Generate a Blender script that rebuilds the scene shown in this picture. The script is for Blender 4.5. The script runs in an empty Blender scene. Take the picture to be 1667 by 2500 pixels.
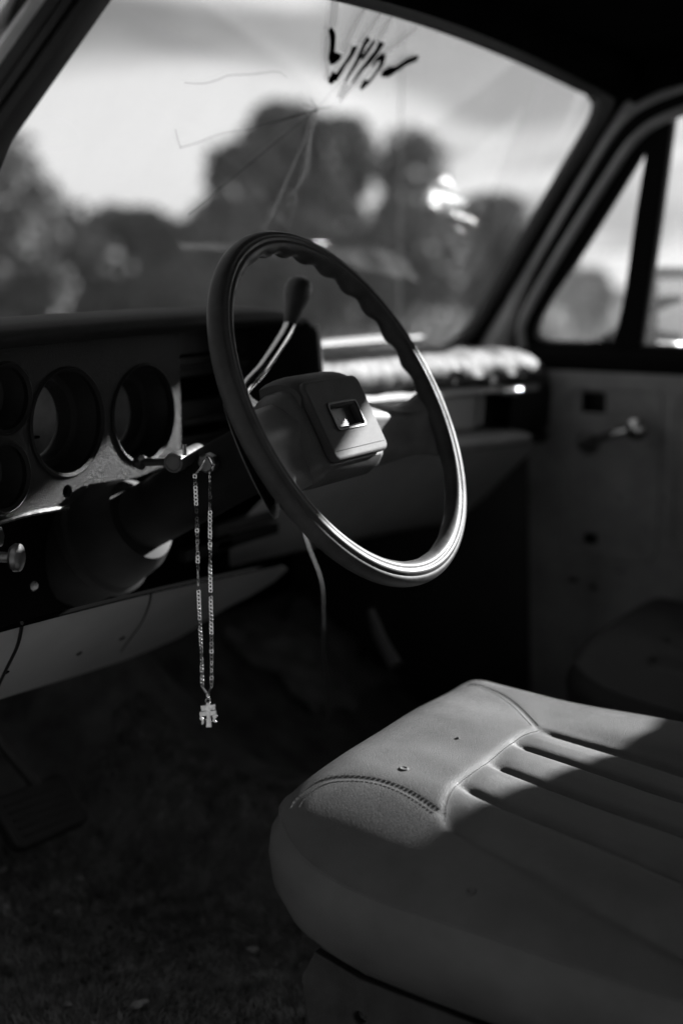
import bpy, bmesh, math, random
import numpy as np
from mathutils import Vector, Matrix
random.seed(7); rng = np.random.default_rng(7)
scene = bpy.context.scene
COL = scene.collection
R_ = math.radians

# ------------------------------------------------------------------ camera
# truck frame: X to the passenger side, Y towards the bonnet, Z up, metres, ground at z = 0
YAW, PITCH, FPX = 29.8, 10.4, 3472.0          # 50 mm on a 24 x 36 upright frame (1667 x 2500)
CP = np.array([-1.743, -0.774, 1.418])
_y, _p = R_(YAW), R_(PITCH)
CF = np.array([math.cos(_y) * math.cos(_p), math.sin(_y) * math.cos(_p), -math.sin(_p)])
CR = np.array([math.sin(_y), -math.cos(_y), 0.0])
CU = np.cross(CR, CF)
cam = bpy.data.objects.new('camera', bpy.data.cameras.new('camera'))
COL.objects.link(cam)
cam.matrix_world = Matrix(((CR[0], CU[0], -CF[0], CP[0]), (CR[1], CU[1], -CF[1], CP[1]), (CR[2], CU[2], -CF[2], CP[2]), (0, 0, 0, 1)))
cam.data.sensor_fit = 'VERTICAL'; cam.data.sensor_height = 36.0; cam.data.sensor_width = 24.0
cam.data.lens = 50.0; cam.data.clip_start = 0.05; cam.data.clip_end = 2000
cam.data.dof.use_dof = True; cam.data.dof.focus_distance = 1.52; cam.data.dof.aperture_fstop = 2.0
scene.camera = cam

# ------------------------------------------------------------------ world, sun, exposure (a black and white photograph: all light is neutral)
SUN = Vector((1.0, -0.315, 0.392)).normalized()
world = bpy.data.worlds.new('World'); scene.world = world; world.use_nodes = True
nt = world.node_tree; nt.nodes.clear()
W = nt.nodes.new; L = nt.links.new
sky = W('ShaderNodeTexSky'); sky.sky_type = 'NISHITA'; sky.sun_disc = False
sky.sun_elevation = math.asin(SUN.z); sky.sun_rotation = math.atan2(SUN.x, SUN.y)
bw = W('ShaderNodeRGBToBW'); L(sky.outputs[0], bw.inputs[0])
geo = W('ShaderNodeTexCoord')
mp = W('ShaderNodeMapping'); mp.inputs['Scale'].default_value = (2.0, 2.0, 9.0); mp.inputs['Rotation'].default_value = (R_(8), R_(-10), 0.5); mp.inputs['Location'].default_value = (4.11, 2.13, 1.22)
L(geo.outputs['Generated'], mp.inputs[0])
nz = W('ShaderNodeTexNoise'); nz.inputs['Scale'].default_value = 1.9; nz.inputs['Detail'].default_value = 3; nz.inputs['Roughness'].default_value = 0.5; nz.inputs['Distortion'].default_value = 0.5
L(mp.outputs[0], nz.inputs[0])
cr = W('ShaderNodeMapRange'); cr.inputs[1].default_value = 0.36; cr.inputs[2].default_value = 0.55; cr.inputs[3].default_value = 0.0; cr.inputs[4].default_value = 1.0
cr.interpolation_type = 'SMOOTHSTEP'
L(nz.outputs[0], cr.inputs[0])
mixc = W('ShaderNodeMix'); mixc.data_type = 'FLOAT'       # thin bright cloud over a darker clear sky
L(cr.outputs[0], mixc.inputs[0])
m1 = W('ShaderNodeMath'); m1.operation = 'MULTIPLY'; m1.inputs[1].default_value = 0.20; L(bw.outputs[0], m1.inputs[0])
m2 = W('ShaderNodeMath'); m2.operation = 'MULTIPLY'; m2.inputs[1].default_value = 0.22; L(bw.outputs[0], m2.inputs[0])
m3 = W('ShaderNodeMath'); m3.operation = 'ADD'; m3.inputs[1].default_value = 1.75; L(m2.outputs[0], m3.inputs[0])
L(m1.outputs[0], mixc.inputs[2]); L(m3.outputs[0], mixc.inputs[3])
bg = W('ShaderNodeBackground'); bg.inputs[1].default_value = 0.05; L(mixc.outputs[0], bg.inputs[0])
wo = W('ShaderNodeOutputWorld'); L(bg.outputs[0], wo.inputs[0])
sun = bpy.data.objects.new('sun', bpy.data.lights.new('sun', 'SUN')); COL.objects.link(sun)
sun.data.energy = 3.8; sun.data.angle = R_(1.0); sun.data.color = (1, 1, 1)
sun.rotation_euler = SUN.to_track_quat('Z', 'Y').to_euler(); sun.location = (6, -2, 6)
scene.view_settings.view_transform = 'Standard'; scene.view_settings.look = 'None'
scene.view_settings.exposure = 2.7; scene.view_settings.gamma = 1.0
scene.cycles.max_bounces = 8; scene.cycles.diffuse_bounces = 4; scene.cycles.glossy_bounces = 4
scene.cycles.transparent_max_bounces = 16; scene.cycles.use_denoising = True
scene.cycles.caustics_reflective = False; scene.cycles.caustics_refractive = False

# ------------------------------------------------------------------ helpers
def ray(px, py): return CF + (px - 833.5) / FPX * CR - (py - 1250.0) / FPX * CU
def at(px, py, **k):
    d = ray(px, py); a, v = list(k.items())[0]
    if a == 'd': return CP + d * v
    i = 'xyz'.index(a); return CP + d * ((v - CP[i]) / d[i])
def on_plane(px, py, P0, n):
    d = ray(px, py); return CP + d * (np.dot(np.array(P0) - CP, n) / np.dot(d, n))

MATS = {}
def mat(name, col, rough=0.5, metal=0.0, var=0.0, vscale=8.0, bump=0.0, bscale=60.0, spec=0.5, btype='noise', coat=0.0, stretch=None, speck=0.0, speckcol=0.3, speckscale=150.0, rvar=0.0, bdist=0.002):
    m = bpy.data.materials.new(name); m.use_nodes = True; t = m.node_tree; N = t.nodes.new; K = t.links.new
    b = t.nodes['Principled BSDF']; b.inputs['Roughness'].default_value = rough; b.inputs['Metallic'].default_value = metal
    b.inputs['Base Color'].default_value = (col, col, col, 1); b.inputs['Specular IOR Level'].default_value = spec
    b.inputs['Coat Weight'].default_value = coat
    tc = N('ShaderNodeTexCoord'); src = tc.outputs['Object']
    if stretch:
        mm = N('ShaderNodeMapping'); mm.inputs['Scale'].default_value = stretch; K(src, mm.inputs[0]); src = mm.outputs[0]
    val = None
    if var or rvar:
        n = N('ShaderNodeTexNoise'); n.inputs['Scale'].default_value = vscale; n.inputs['Detail'].default_value = 6; n.inputs['Roughness'].default_value = 0.62; K(src, n.inputs[0])
        if var:
            r = N('ShaderNodeMapRange'); r.inputs[1].default_value = 0.3; r.inputs[2].default_value = 0.7
            r.inputs[3].default_value = col * (1 - var); r.inputs[4].default_value = col * (1 + var); K(n.outputs[0], r.inputs[0]); val = r.outputs[0]
        if rvar:
            r2 = N('ShaderNodeMapRange'); r2.inputs[1].default_value = 0.3; r2.inputs[2].default_value = 0.7
            r2.inputs[3].default_value = max(0.03, rough - rvar); r2.inputs[4].default_value = min(1, rough + rvar); K(n.outputs[0], r2.inputs[0]); K(r2.outputs[0], b.inputs['Roughness'])
    if speck:
        n2 = N('ShaderNodeTexNoise'); n2.inputs['Scale'].default_value = speckscale; n2.inputs['Detail'].default_value = 2; K(src, n2.inputs[0])
        r3 = N('ShaderNodeMapRange'); r3.inputs[1].default_value = 0.72 - speck; r3.inputs[2].default_value = 0.78 - speck; K(n2.outputs[0], r3.inputs[0])
        mx = N('ShaderNodeMix'); mx.data_type = 'FLOAT'; K(r3.outputs[0], mx.inputs[0])
        if val is not None: K(val, mx.inputs[2])
        else: mx.inputs[2].default_value = col
        mx.inputs[3].default_value = speckcol; val = mx.outputs[0]
    if val is not None: K(val, b.inputs['Base Color'])
    if bump:
        if btype == 'voronoi':
            n3 = N('ShaderNodeTexVoronoi'); n3.feature = 'DISTANCE_TO_EDGE'; n3.inputs['Scale'].default_value = bscale; K(src, n3.inputs[0])
            rr = N('ShaderNodeMapRange'); rr.inputs[1].default_value = 0; rr.inputs[2].default_value = 0.12; K(n3.outputs[0], rr.inputs[0]); h = rr.outputs[0]
        else:
            n3 = N('ShaderNodeTexNoise'); n3.inputs['Scale'].default_value = bscale; n3.inputs['Detail'].default_value = 5; K(src, n3.inputs[0]); h = n3.outputs[0]
        bp = N('ShaderNodeBump'); bp.inputs['Strength'].default_value = bump; bp.inputs['Distance'].default_value = bdist; K(h, bp.inputs['Height']); K(bp.outputs[0], b.inputs['Normal'])
    MATS[name] = m; return m

def glass(name, dust=0.05, dustcol=0.5, reflect=1.0, dscale=3.0, tint=0.92):
    m = bpy.data.materials.new(name); m.use_nodes = True; t = m.node_tree; t.nodes.clear(); N = t.nodes.new; K = t.links.new
    tr = N('ShaderNodeBsdfTransparent'); tr.inputs[0].default_value = (tint, tint, tint, 1)
    gl = N('ShaderNodeBsdfGlossy'); gl.inputs['Roughness'].default_value = 0.015; gl.inputs[0].default_value = (1, 1, 1, 1)
    ge = N('ShaderNodeNewGeometry'); dt = N('ShaderNodeVectorMath'); dt.operation = 'DOT_PRODUCT'; K(ge.outputs['Normal'], dt.inputs[0]); K(ge.outputs['Incoming'], dt.inputs[1])
    def mth(op, a, b=None):
        q = N('ShaderNodeMath'); q.operation = op
        for i_, s_ in enumerate((a, b)):
            if s_ is None: continue
            if isinstance(s_, (int, float)): q.inputs[i_].default_value = s_
            else: K(s_, q.inputs[i_])
        return q.outputs[0]
    om = mth('SUBTRACT', 1.0, mth('ABSOLUTE', dt.outputs['Value']))          # Schlick, the same from both faces of the sheet
    class fm: outputs = [mth('MINIMUM', mth('MULTIPLY', mth('ADD', mth('MULTIPLY', mth('POWER', om, 5.0), 0.96), 0.04), reflect), 1.0)]
    mx = N('ShaderNodeMixShader'); K(fm.outputs[0], mx.inputs[0]); K(tr.outputs[0], mx.inputs[1]); K(gl.outputs[0], mx.inputs[2])
    df = N('ShaderNodeBsdfDiffuse'); df.inputs[0].default_value = (dustcol,) * 3 + (1,)
    tl = N('ShaderNodeBsdfTranslucent'); tl.inputs[0].default_value = (dustcol,) * 3 + (1,)
    dm = N('ShaderNodeMixShader'); dm.inputs[0].default_value = 0.5; K(df.outputs[0], dm.inputs[1]); K(tl.outputs[0], dm.inputs[2])
    tc = N('ShaderNodeTexCoord'); nz = N('ShaderNodeTexNoise'); nz.inputs['Scale'].default_value = dscale; nz.inputs['Detail'].default_value = 7; nz.inputs['Roughness'].default_value = 0.65
    K(tc.outputs['Object'], nz.inputs[0])
    mr = N('ShaderNodeMapRange'); mr.inputs[1].default_value = 0.3; mr.inputs[2].default_value = 0.75; mr.inputs[3].default_value = dust * 0.35; mr.inputs[4].default_value = dust * 1.7; K(nz.outputs[0], mr.inputs[0])
    m2 = N('ShaderNodeMixShader'); K(mr.outputs[0], m2.inputs[0]); K(mx.outputs[0], m2.inputs[1]); K(dm.outputs[0], m2.inputs[2])
    o = N('ShaderNodeOutputMaterial'); K(m2.outputs[0], o.inputs[0]); MATS[name] = m; return m

def film(name, col, alpha):                # a thin translucent smear or streak on glass
    m = bpy.data.materials.new(name); m.use_nodes = True; t = m.node_tree; t.nodes.clear(); N = t.nodes.new; K = t.links.new
    tr = N('ShaderNodeBsdfTransparent'); df = N('ShaderNodeBsdfDiffuse'); df.inputs[0].default_value = (col,) * 3 + (1,)
    tl = N('ShaderNodeBsdfTranslucent'); tl.inputs[0].default_value = (col,) * 3 + (1,)
    dm = N('ShaderNodeMixShader'); dm.inputs[0].default_value = 0.7; K(df.outputs[0], dm.inputs[1]); K(tl.outputs[0], dm.inputs[2])
    mx = N('ShaderNodeMixShader'); mx.inputs[0].default_value = alpha; K(tr.outputs[0], mx.inputs[1]); K(dm.outputs[0], mx.inputs[2])
    o = N('ShaderNodeOutputMaterial'); K(mx.outputs[0], o.inputs[0]); MATS[name] = m; return m

def mesh(name, verts, faces, m, parent=None, smooth=True, angle=None):
    me = bpy.data.meshes.new(name); me.from_pydata([tuple(map(float, v)) for v in verts], [], [tuple(map(int, f)) for f in faces]); me.update()
    bm = bmesh.new(); bm.from_mesh(me); bmesh.ops.recalc_face_normals(bm, faces=bm.faces); bm.to_mesh(me); bm.free()
    me.materials.append(MATS[m] if isinstance(m, str) else m)
    if smooth: me.shade_smooth()
    if smooth and angle is not None: me.set_sharp_from_angle(angle=R_(angle))
    o = bpy.data.objects.new(name, me); COL.objects.link(o); o.parent = parent
    return o

def empty(name, parent=None, loc=(0, 0, 0)):
    o = bpy.data.objects.new(name, None); COL.objects.link(o); o.location = loc; o.parent = parent; o.empty_display_size = 0.1; return o
def tag(o, label=None, cat=None, group=None, kind=None):
    for k, v in (('label', label), ('category', cat), ('group', group), ('kind', kind)):
        if v: o[k] = v
    return o

class MB:                                   # collects pieces of ONE part
    def __init__(s): s.v = []; s.f = []
    def add(s, v, f):
        b = len(s.v); s.v += [tuple(map(float, p)) for p in v]; s.f += [tuple(int(i) + b for i in q) for q in f]; return s
    def build(s, name, m, parent=None, smooth=True, angle=35): return mesh(name, s.v, s.f, m, parent, smooth, angle)

def grid_faces(nu, nv, closed_u=False, closed_v=False):
    f = []
    for i in range(nu if closed_u else nu - 1):
        for j in range(nv if closed_v else nv - 1):
            a, b = i * nv + j, i * nv + (j + 1) % nv
            c, d = ((i + 1) % nu) * nv + (j + 1) % nv, ((i + 1) % nu) * nv + j
            f.append((a, b, c, d))
    return f

def smooth_path(pts, n):
    P = np.array(pts, float); k = len(P)
    if k < 3:
        t = np.linspace(0, 1, n)[:, None]; return P[0] * (1 - t) + P[-1] * t
    out = []
    seg = np.r_[0, np.cumsum(np.linalg.norm(np.diff(P, axis=0), axis=1))]
    for s in np.linspace(0, seg[-1], n):
        i = min(max(np.searchsorted(seg, s) - 1, 0), k - 2); u = (s - seg[i]) / max(seg[i + 1] - seg[i], 1e-9)
        p0, p1, p2, p3 = P[max(i - 1, 0)], P[i], P[i + 1], P[min(i + 2, k - 1)]
        out.append(0.5 * ((2 * p1) + (-p0 + p2) * u + (2 * p0 - 5 * p1 + 4 * p2 - p3) * u * u + (-p0 + 3 * p1 - 3 * p2 + p3) * u ** 3))
    return np.array(out)

def frames(P):
    T = np.gradient(P, axis=0); T /= np.linalg.norm(T, axis=1)[:, None] + 1e-12
    up = np.array([0, 0, 1.0]) if abs(T[0][2]) < 0.9 else np.array([1.0, 0, 0])
    Ns = []; n = np.cross(up, T[0]); n /= np.linalg.norm(n)
    for t in T:
        n = n - t * np.dot(n, t); n /= np.linalg.norm(n); Ns.append(n)
    Ns = np.array(Ns); return T, Ns, np.cross(T, Ns)

def tube(mb, pts, r, seg=10, n=None, caps=True):
    P = smooth_path(pts, n) if n else np.array(pts, float)
    T, A, B = frames(P); rr = np.interp(np.linspace(0, 1, len(P)), np.linspace(0, 1, len(np.atleast_1d(r))), np.atleast_1d(r))
    v = []
    for i in range(len(P)):
        for j in range(seg):
            a = 2 * math.pi * j / seg; v.append(P[i] + rr[i] * (math.cos(a) * A[i] + math.sin(a) * B[i]))
    f = grid_faces(len(P), seg, closed_v=True)
    if caps: f.append(tuple(range(seg))[::-1]); f.append(tuple((len(P) - 1) * seg + j for j in range(seg)))
    mb.add(v, f); return mb

def lathe(mb, prof, O, axis, seg=40):       # prof: (distance along axis, radius)
    O = np.array(O, float); a = np.array(axis, float); a /= np.linalg.norm(a)
    u = np.cross(a, [0, 0, 1.0] if abs(a[2]) < 0.9 else [1.0, 0, 0]); u /= np.linalg.norm(u); w = np.cross(a, u)
    v = []
    for s, r in prof:
        for j in range(seg):
            t = 2 * math.pi * j / seg; v.append(O + a * s + max(r, 1e-5) * (math.cos(t) * u + math.sin(t) * w))
    mb.add(v, grid_faces(len(prof), seg, closed_v=True)); return mb

def box(mb, lo, hi, bev=0.003, basis=None, origin=(0, 0, 0)):
    bm = bmesh.new(); bmesh.ops.create_cube(bm, size=1.0)
    lo, hi = np.array(lo, float), np.array(hi, float)
    for v in bm.verts: v.co = Vector((lo + hi) / 2 + np.array(v.co) * (hi - lo))
    if bev: bmesh.ops.bevel(bm, geom=bm.edges[:], offset=bev, segments=2, affect='EDGES', profile=0.6)
    vs = [np.array(v.co) for v in bm.verts]
    if basis is not None:
        Bm = np.array(basis, float); vs = [np.array(origin) + v[0] * Bm[0] + v[1] * Bm[1] + v[2] * Bm[2] for v in vs]
    mb.add(vs, [[v.index for v in f.verts] for f in bm.faces]); bm.free(); return mb

def plate(mb, outer, holes, O, U, V, thick, bevel=0.0, res=2):
    """a flat sheet in the plane (O, U, V) with real holes, extruded by thick along U x V (centred)"""
    cu = bpy.data.curves.new('tmp', 'CURVE'); cu.dimensions = '2D'; cu.fill_mode = 'BOTH'; cu.extrude = thick / 2; cu.bevel_depth = bevel; cu.bevel_resolution = res
    for loop in [outer] + list(holes):
        sp = cu.splines.new('POLY'); sp.points.add(len(loop) - 1); sp.use_cyclic_u = True
        for p, q in zip(sp.points, loop): p.co = (q[0], q[1], 0, 1)
    o = bpy.data.objects.new('tmp', cu); COL.objects.link(o)
    dg = bpy.context.evaluated_depsgraph_get(); dg.update(); me = bpy.data.meshes.new_from_object(o.evaluated_get(dg))
    O, U, V = (np.array(a, float) for a in (O, U, V)); Nn = np.cross(U, V)
    vs = [O + v.co[0] * U + v.co[1] * V + v.co[2] * Nn for v in me.vertices]
    mb.add(vs, [list(p.vertices) for p in me.polygons])
    bpy.data.objects.remove(o); bpy.data.curves.remove(cu); bpy.data.meshes.remove(me); return mb

def rrect(x0, x1, y0, y1, r, n=6):
    out = []
    for cx, cy, a0 in ((x1 - r, y1 - r, 0), (x0 + r, y1 - r, 90), (x0 + r, y0 + r, 180), (x1 - r, y0 + r, 270)):
        for k in range(n + 1):
            a = R_(a0 + 90 * k / n); out.append((cx + r * math.cos(a), cy + r * math.sin(a)))
    return out
def circ(cx, cy, r, n=40, ry=None): return [(cx + r * math.cos(2 * math.pi * k / n), cy + (ry or r) * math.sin(2 * math.pi * k / n)) for k in range(n)]

# ------------------------------------------------------------------ materials
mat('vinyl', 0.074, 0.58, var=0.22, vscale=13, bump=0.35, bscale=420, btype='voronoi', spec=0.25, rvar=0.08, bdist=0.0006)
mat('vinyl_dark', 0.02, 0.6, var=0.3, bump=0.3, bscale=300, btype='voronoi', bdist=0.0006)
mat('thread', 0.05, 0.8)
mat('dash_pad', 0.115, 0.7, var=0.65, vscale=18, bump=0.9, bscale=30, spec=0.2, bdist=0.006)
mat('hood_black', 0.010, 0.65, spec=0.15, var=0.4, vscale=12, bump=0.3, bscale=240, bdist=0.001)
mat('black_plastic', 0.012, 0.5, var=0.3, bump=0.2, bscale=200)
mat('black_gap', 0.004, 0.9, spec=0.0)
mat('belt_rubber', 0.012, 0.9, spec=0.0)
mat('rubber', 0.008, 0.6, var=0.3, vscale=20)
mat('bezel', 0.011, 0.36, var=0.2, vscale=40, bump=1.0, bscale=900, bdist=0.0010, rvar=0.08, spec=0.14)
mat('dial', 0.24, 0.7, var=0.5, vscale=14)
mat('chrome', 0.55, 0.16, metal=1.0, rvar=0.08, vscale=60, bump=0.08, bscale=90)
mat('dull_metal', 0.22, 0.38, metal=1.0, var=0.4, vscale=40, rvar=0.12)
mat('strip_paint', 0.55, 0.5, var=0.12, vscale=7, rvar=0.1)
mat('panel_paint', 0.65, 0.5, var=0.15, vscale=7)
mat('lower_paint', 0.55, 0.42, var=0.12, vscale=7, rvar=0.1, speck=0.0)
mat('door_paint', 0.32, 0.5, var=0.35, vscale=7, rvar=0.12, bump=0.15, bscale=30)
mat('skin_paint', 0.8, 0.4, var=0.22, vscale=11, rvar=0.12, bump=0.12, bscale=60)
mat('pillar_paint', 0.65, 0.4, var=0.22, vscale=11, rvar=0.12, bump=0.12, bscale=60)
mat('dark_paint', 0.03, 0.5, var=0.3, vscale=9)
mat('rail_paint', 0.032, 0.6, var=0.5, vscale=16, bump=0.4, bscale=90, spec=0.2)
mat('headliner', 0.005, 0.95, spec=0.0, var=0.3, vscale=20)
mat('carpet', 0.14, 0.95, var=0.45, vscale=18, bump=0.5, bscale=160)
mat('fibre', 0.22, 0.8, var=0.8, vscale=30)
mat('wheel_rim', 0.045, 0.5, var=0.35, vscale=30, rvar=0.1, bump=0.1, bscale=150, spec=0.16)
mat('wheel_pad', 0.062, 0.68, spec=0.2, var=0.14, vscale=30, bump=0.3, bscale=500, btype='voronoi', bdist=0.0005)
mat('wheel_hub', 0.09, 0.5, spec=0.35, var=0.25, vscale=25, rvar=0.1)
mat('spoke_paint', 0.14, 0.5, spec=0.3, var=0.25, vscale=25, rvar=0.1)
mat('emblem', 0.05, 0.35, var=0.5, vscale=70, rvar=0.1)
mat('lock_paint', 0.10, 0.4, var=0.3, vscale=80, rvar=0.1)
mat('column_paint', 0.014, 0.6, spec=0.12, var=0.3, vscale=18)
mat('silver', 0.6, 0.22, metal=1.0, var=0.35, vscale=300)
mat('wire', 0.05, 0.6)
mat('debris', 0.35, 0.8, var=0.4, vscale=60)
mat('ink', 0.004, 0.6, spec=0.0)
film('streak', 0.9, 0.32)
film('smear', 0.25, 0.09)
film('crack', 0.8, 0.15)
film('crack_dark', 0.03, 0.55)
mat('body_paint', 0.09, 0.35, var=0.2, vscale=5, coat=0.3)
mat('mirror_white', 0.3, 0.6, spec=0.2, var=0.1, vscale=20)
mat('glare_metal', 0.75, 0.48, metal=1.0, var=0.2, vscale=40)  # bright metal set for the glare it reflects into the windshield
mat('mirror_pane', 0.75, 0.12, metal=1.0)
mat('ground', 0.15, 0.95, var=0.55, vscale=0.35, bump=0.6, bscale=6, bdist=0.05)
mat('grass', 0.13, 0.9, var=0.5, vscale=2)
mat('bark', 0.05, 0.9, var=0.4, vscale=6)
for i, c in enumerate((0.16, 0.19, 0.23)):
    mat('leaves%d' % i, c, 0.8, spec=0.05, var=0.5, vscale=1.2)
mat('blocker_leaves', 0.06, 0.8, spec=0.05, var=0.5, vscale=1.2)  # foliage of the added sky-blocking trees, kept dark to deepen the cab shade
glass('windshield_glass', dust=0.10, dustcol=0.7, reflect=1.5, tint=0.97)
glass('window_glass', dust=0.03, dustcol=0.5, reflect=0.8)

# ================================================================== THE SETTING OUTSIDE
HOR = 613.0
v = []; f = []
n = 60
for i in range(n):
    for j in range(n):
        r = 0.5 * (1.115 ** (i * 1.12)); a = 2 * math.pi * j / n
        v.append((r * math.cos(a), r * math.sin(a), 0.05 * math.sin(r * .21 + 2 * a) * min(1, r / 20)))
f = grid_faces(n, n, closed_v=True); f.append(tuple(range(n)))
ground = mesh('ground', v, f, 'ground'); tag(ground, kind='structure')
gv, gf = [], []
for k in range(16000):
    r = 14 + 40 * rng.random() ** 1.2; a = R_(29.8 - 22 + 50 * rng.random())
    x, y = CP[0] + r * math.cos(a), CP[1] + r * math.sin(a); h = 0.12 + 0.22 * rng.random(); w = .03 + .03 * rng.random(); t = rng.random() * 6.28
    b = len(gv); gv += [(x - w * math.cos(t), y - w * math.sin(t), -.02), (x + w * math.cos(t), y + w * math.sin(t), -.02), (x + .1 * rng.normal(), y + .1 * rng.normal(), h)]; gf.append((b, b + 1, b + 2))
g = mesh('grass', gv, gf, 'grass', smooth=False); tag(g, 'dry grass growing over the field beyond the truck', 'grass', kind='stuff')

def tree(name, px, top, D, halfw, label, cat='tree', leafmat=0, nleaf=3500, trunk=True, low=0.0, seed=0, lobes=9, leaf=0.11, group='trees and shrubs beyond the windshield'):
    rg = np.random.default_rng(seed + int(px) + 31)
    P = at(px, HOR, d=D); bx, by = P[0], P[1]; H = at(px, top, d=D)[2]
    root = empty(name, None, (bx, by, 0)); tag(root, label, cat, group)
    w = halfw * D / FPX
    t = MB(); th = H * (0.55 if trunk else 0.35)
    tube(t, [(0, 0, -0.15), (0.03 * H * rg.normal() * .3, 0.05, th * .5), (0.06 * rg.normal(), 0, th)], [0.045 * H, 0.03 * H, 0.018 * H], 8, 8)
    for k in range(6):
        a = 6.28 * k / 6 + rg.random(); z0 = th * (0.35 + .6 * rg.random())
        tube(t, [(0, 0, z0), (.4 * w * math.cos(a), .4 * w * math.sin(a), z0 + .15 * H), (.75 * w * math.cos(a), .75 * w * math.sin(a), z0 + .3 * H)], [0.014 * H, 0.009 * H, 0.003 * H], 6, 6)
    t.build('trunk', 'bark', root)
    C, S = [], []
    for k in range(lobes * 2):
        a = rg.random() * 6.28; zz = (.12 if not trunk else .22) + .72 * rg.random(); env = math.sin(math.pi * min(1, max(.05, (zz * .8 + .16)))) ** .7
        q = (.15 + .6 * rg.random()) * env; s_ = (.24 + .2 * rg.random()) * w
        s_ = min(s_, (1.0 - zz) * H * 1.0 + .02 * H); C.append((q * w * math.cos(a), q * w * math.sin(a), zz * H)); S.append(s_)
    C.append((0, 0, H * .80)); S.append(H * .2); C = np.array(C); S = np.array(S)
    vv, ff = [], []
    for k in range(int(nleaf * 3.0)):
        i = rg.integers(len(C)); d = rg.normal(size=3); d /= np.linalg.norm(d); q = S[i] * (0.2 + .85 * rg.random() ** .6)
        p = C[i] + d * q * np.array([1, 1, .9])
        if p[2] < .05: continue
        s = leaf * 1.3 * (.6 + .9 * rg.random()) * (D / 30); u = rg.normal(size=3); u /= np.linalg.norm(u); m_ = np.cross(u, rg.normal(size=3)); m_ /= np.linalg.norm(m_)
        b = len(vv); vv += [p - u * s, p + m_ * s * .5, p + u * s, p - m_ * s * .5]; ff.append((b, b + 1, b + 2, b + 3))
    mesh('crown', vv, ff, 'leaves%d' % leafmat, root, smooth=False)
    return root
tree('broadleaf_tree', 690, 262, 30, 215, 'tall dark round-crowned tree behind the steering wheel, highest in the windshield', leafmat=0, nleaf=7000, seed=1, lobes=13)
tree('broadleaf_tree', 830, 290, 33, 115, 'dark leafy tree just right of the tallest tree, half merged with it', leafmat=0, nleaf=4500, seed=2)
tree('broadleaf_tree', 1000, 308, 32, 105, 'paler round-headed tree behind the thin antenna line', leafmat=2, nleaf=4000, seed=3)
tree('broadleaf_tree', 1180, 470, 30, 150, 'lower wide tree behind the bright reflection, nearest the passenger pillar', leafmat=1, nleaf=4500, seed=4, trunk=False)
tree('broadleaf_tree', 15, 300, 24, 175, 'ragged pale tree rising beside the driver pillar', leafmat=2, nleaf=4200, seed=5)
tree('shrub', 360, 505, 27, 170, 'low dark flat-topped shrub between the pale tree and the tallest tree', 'shrub', 0, 4500, False, seed=6)
tree('shrub', 180, 545, 26, 160, 'low loose shrub at the foot of the ragged pale tree', 'shrub', 1, 4000, False, seed=7)
tree('shrub', 560, 455, 26, 150, 'leafy shrub under the edge of the tallest tree', 'shrub', 1, 4000, False, seed=8)
tree('shrub', 760, 520, 25, 170, 'broad dark shrub seen through the top of the steering wheel', 'shrub', 0, 5000, False, seed=9)
tree('shrub', 980, 470, 25, 140, 'tall shrub below the paler round-headed tree', 'shrub', 0, 4500, False, seed=10)
tree('shrub', 1440, 655, 24, 60, 'small bush seen through the triangular vent window', 'shrub', 1, 2200, False, seed=12)
tree('shrub', 1345, 560, 40, 80, 'grey bush hidden mostly by the passenger pillar', 'shrub', 1, 2200, False, seed=13)
tree('shrub', 1620, 690, 38, 70, 'low bush beyond the passenger side mirror', 'shrub', 2, 2000, False, seed=14)
tree('shrub', 40, 600, 22, 150, 'nearest low shrub at the bottom corner of the windshield', 'shrub', 1, 3500, False, seed=15)

vv, ff = [], []
for k in range(40000):
    px = -260 + 1650 * rng.random(); D = 36 + 8 * rng.random(); edge = 528 + 24 * math.sin(px * .021) + 16 * math.sin(px * .057 + 1) + (60 if px > 1250 else 0) + 30 * rng.random() ** 2
    P = at(px, edge + (800 - edge) * rng.random() ** 1.2, d=D)
    if P[2] < .05: continue
    s_ = .16 + .18 * rng.random(); u = rng.normal(size=3); u /= np.linalg.norm(u); m_ = np.cross(u, rng.normal(size=3)); m_ /= np.linalg.norm(m_)
    b = len(vv); vv += [P - u * s_, P + m_ * s_ * .5, P + u * s_, P - m_ * s_ * .5]; ff.append((b, b + 1, b + 2, b + 3))
o = mesh('far_woods', vv, ff, 'leaves1', smooth=False); tag(o, 'distant mass of undergrowth along the edge of the field', 'woods', kind='stuff')

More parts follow.
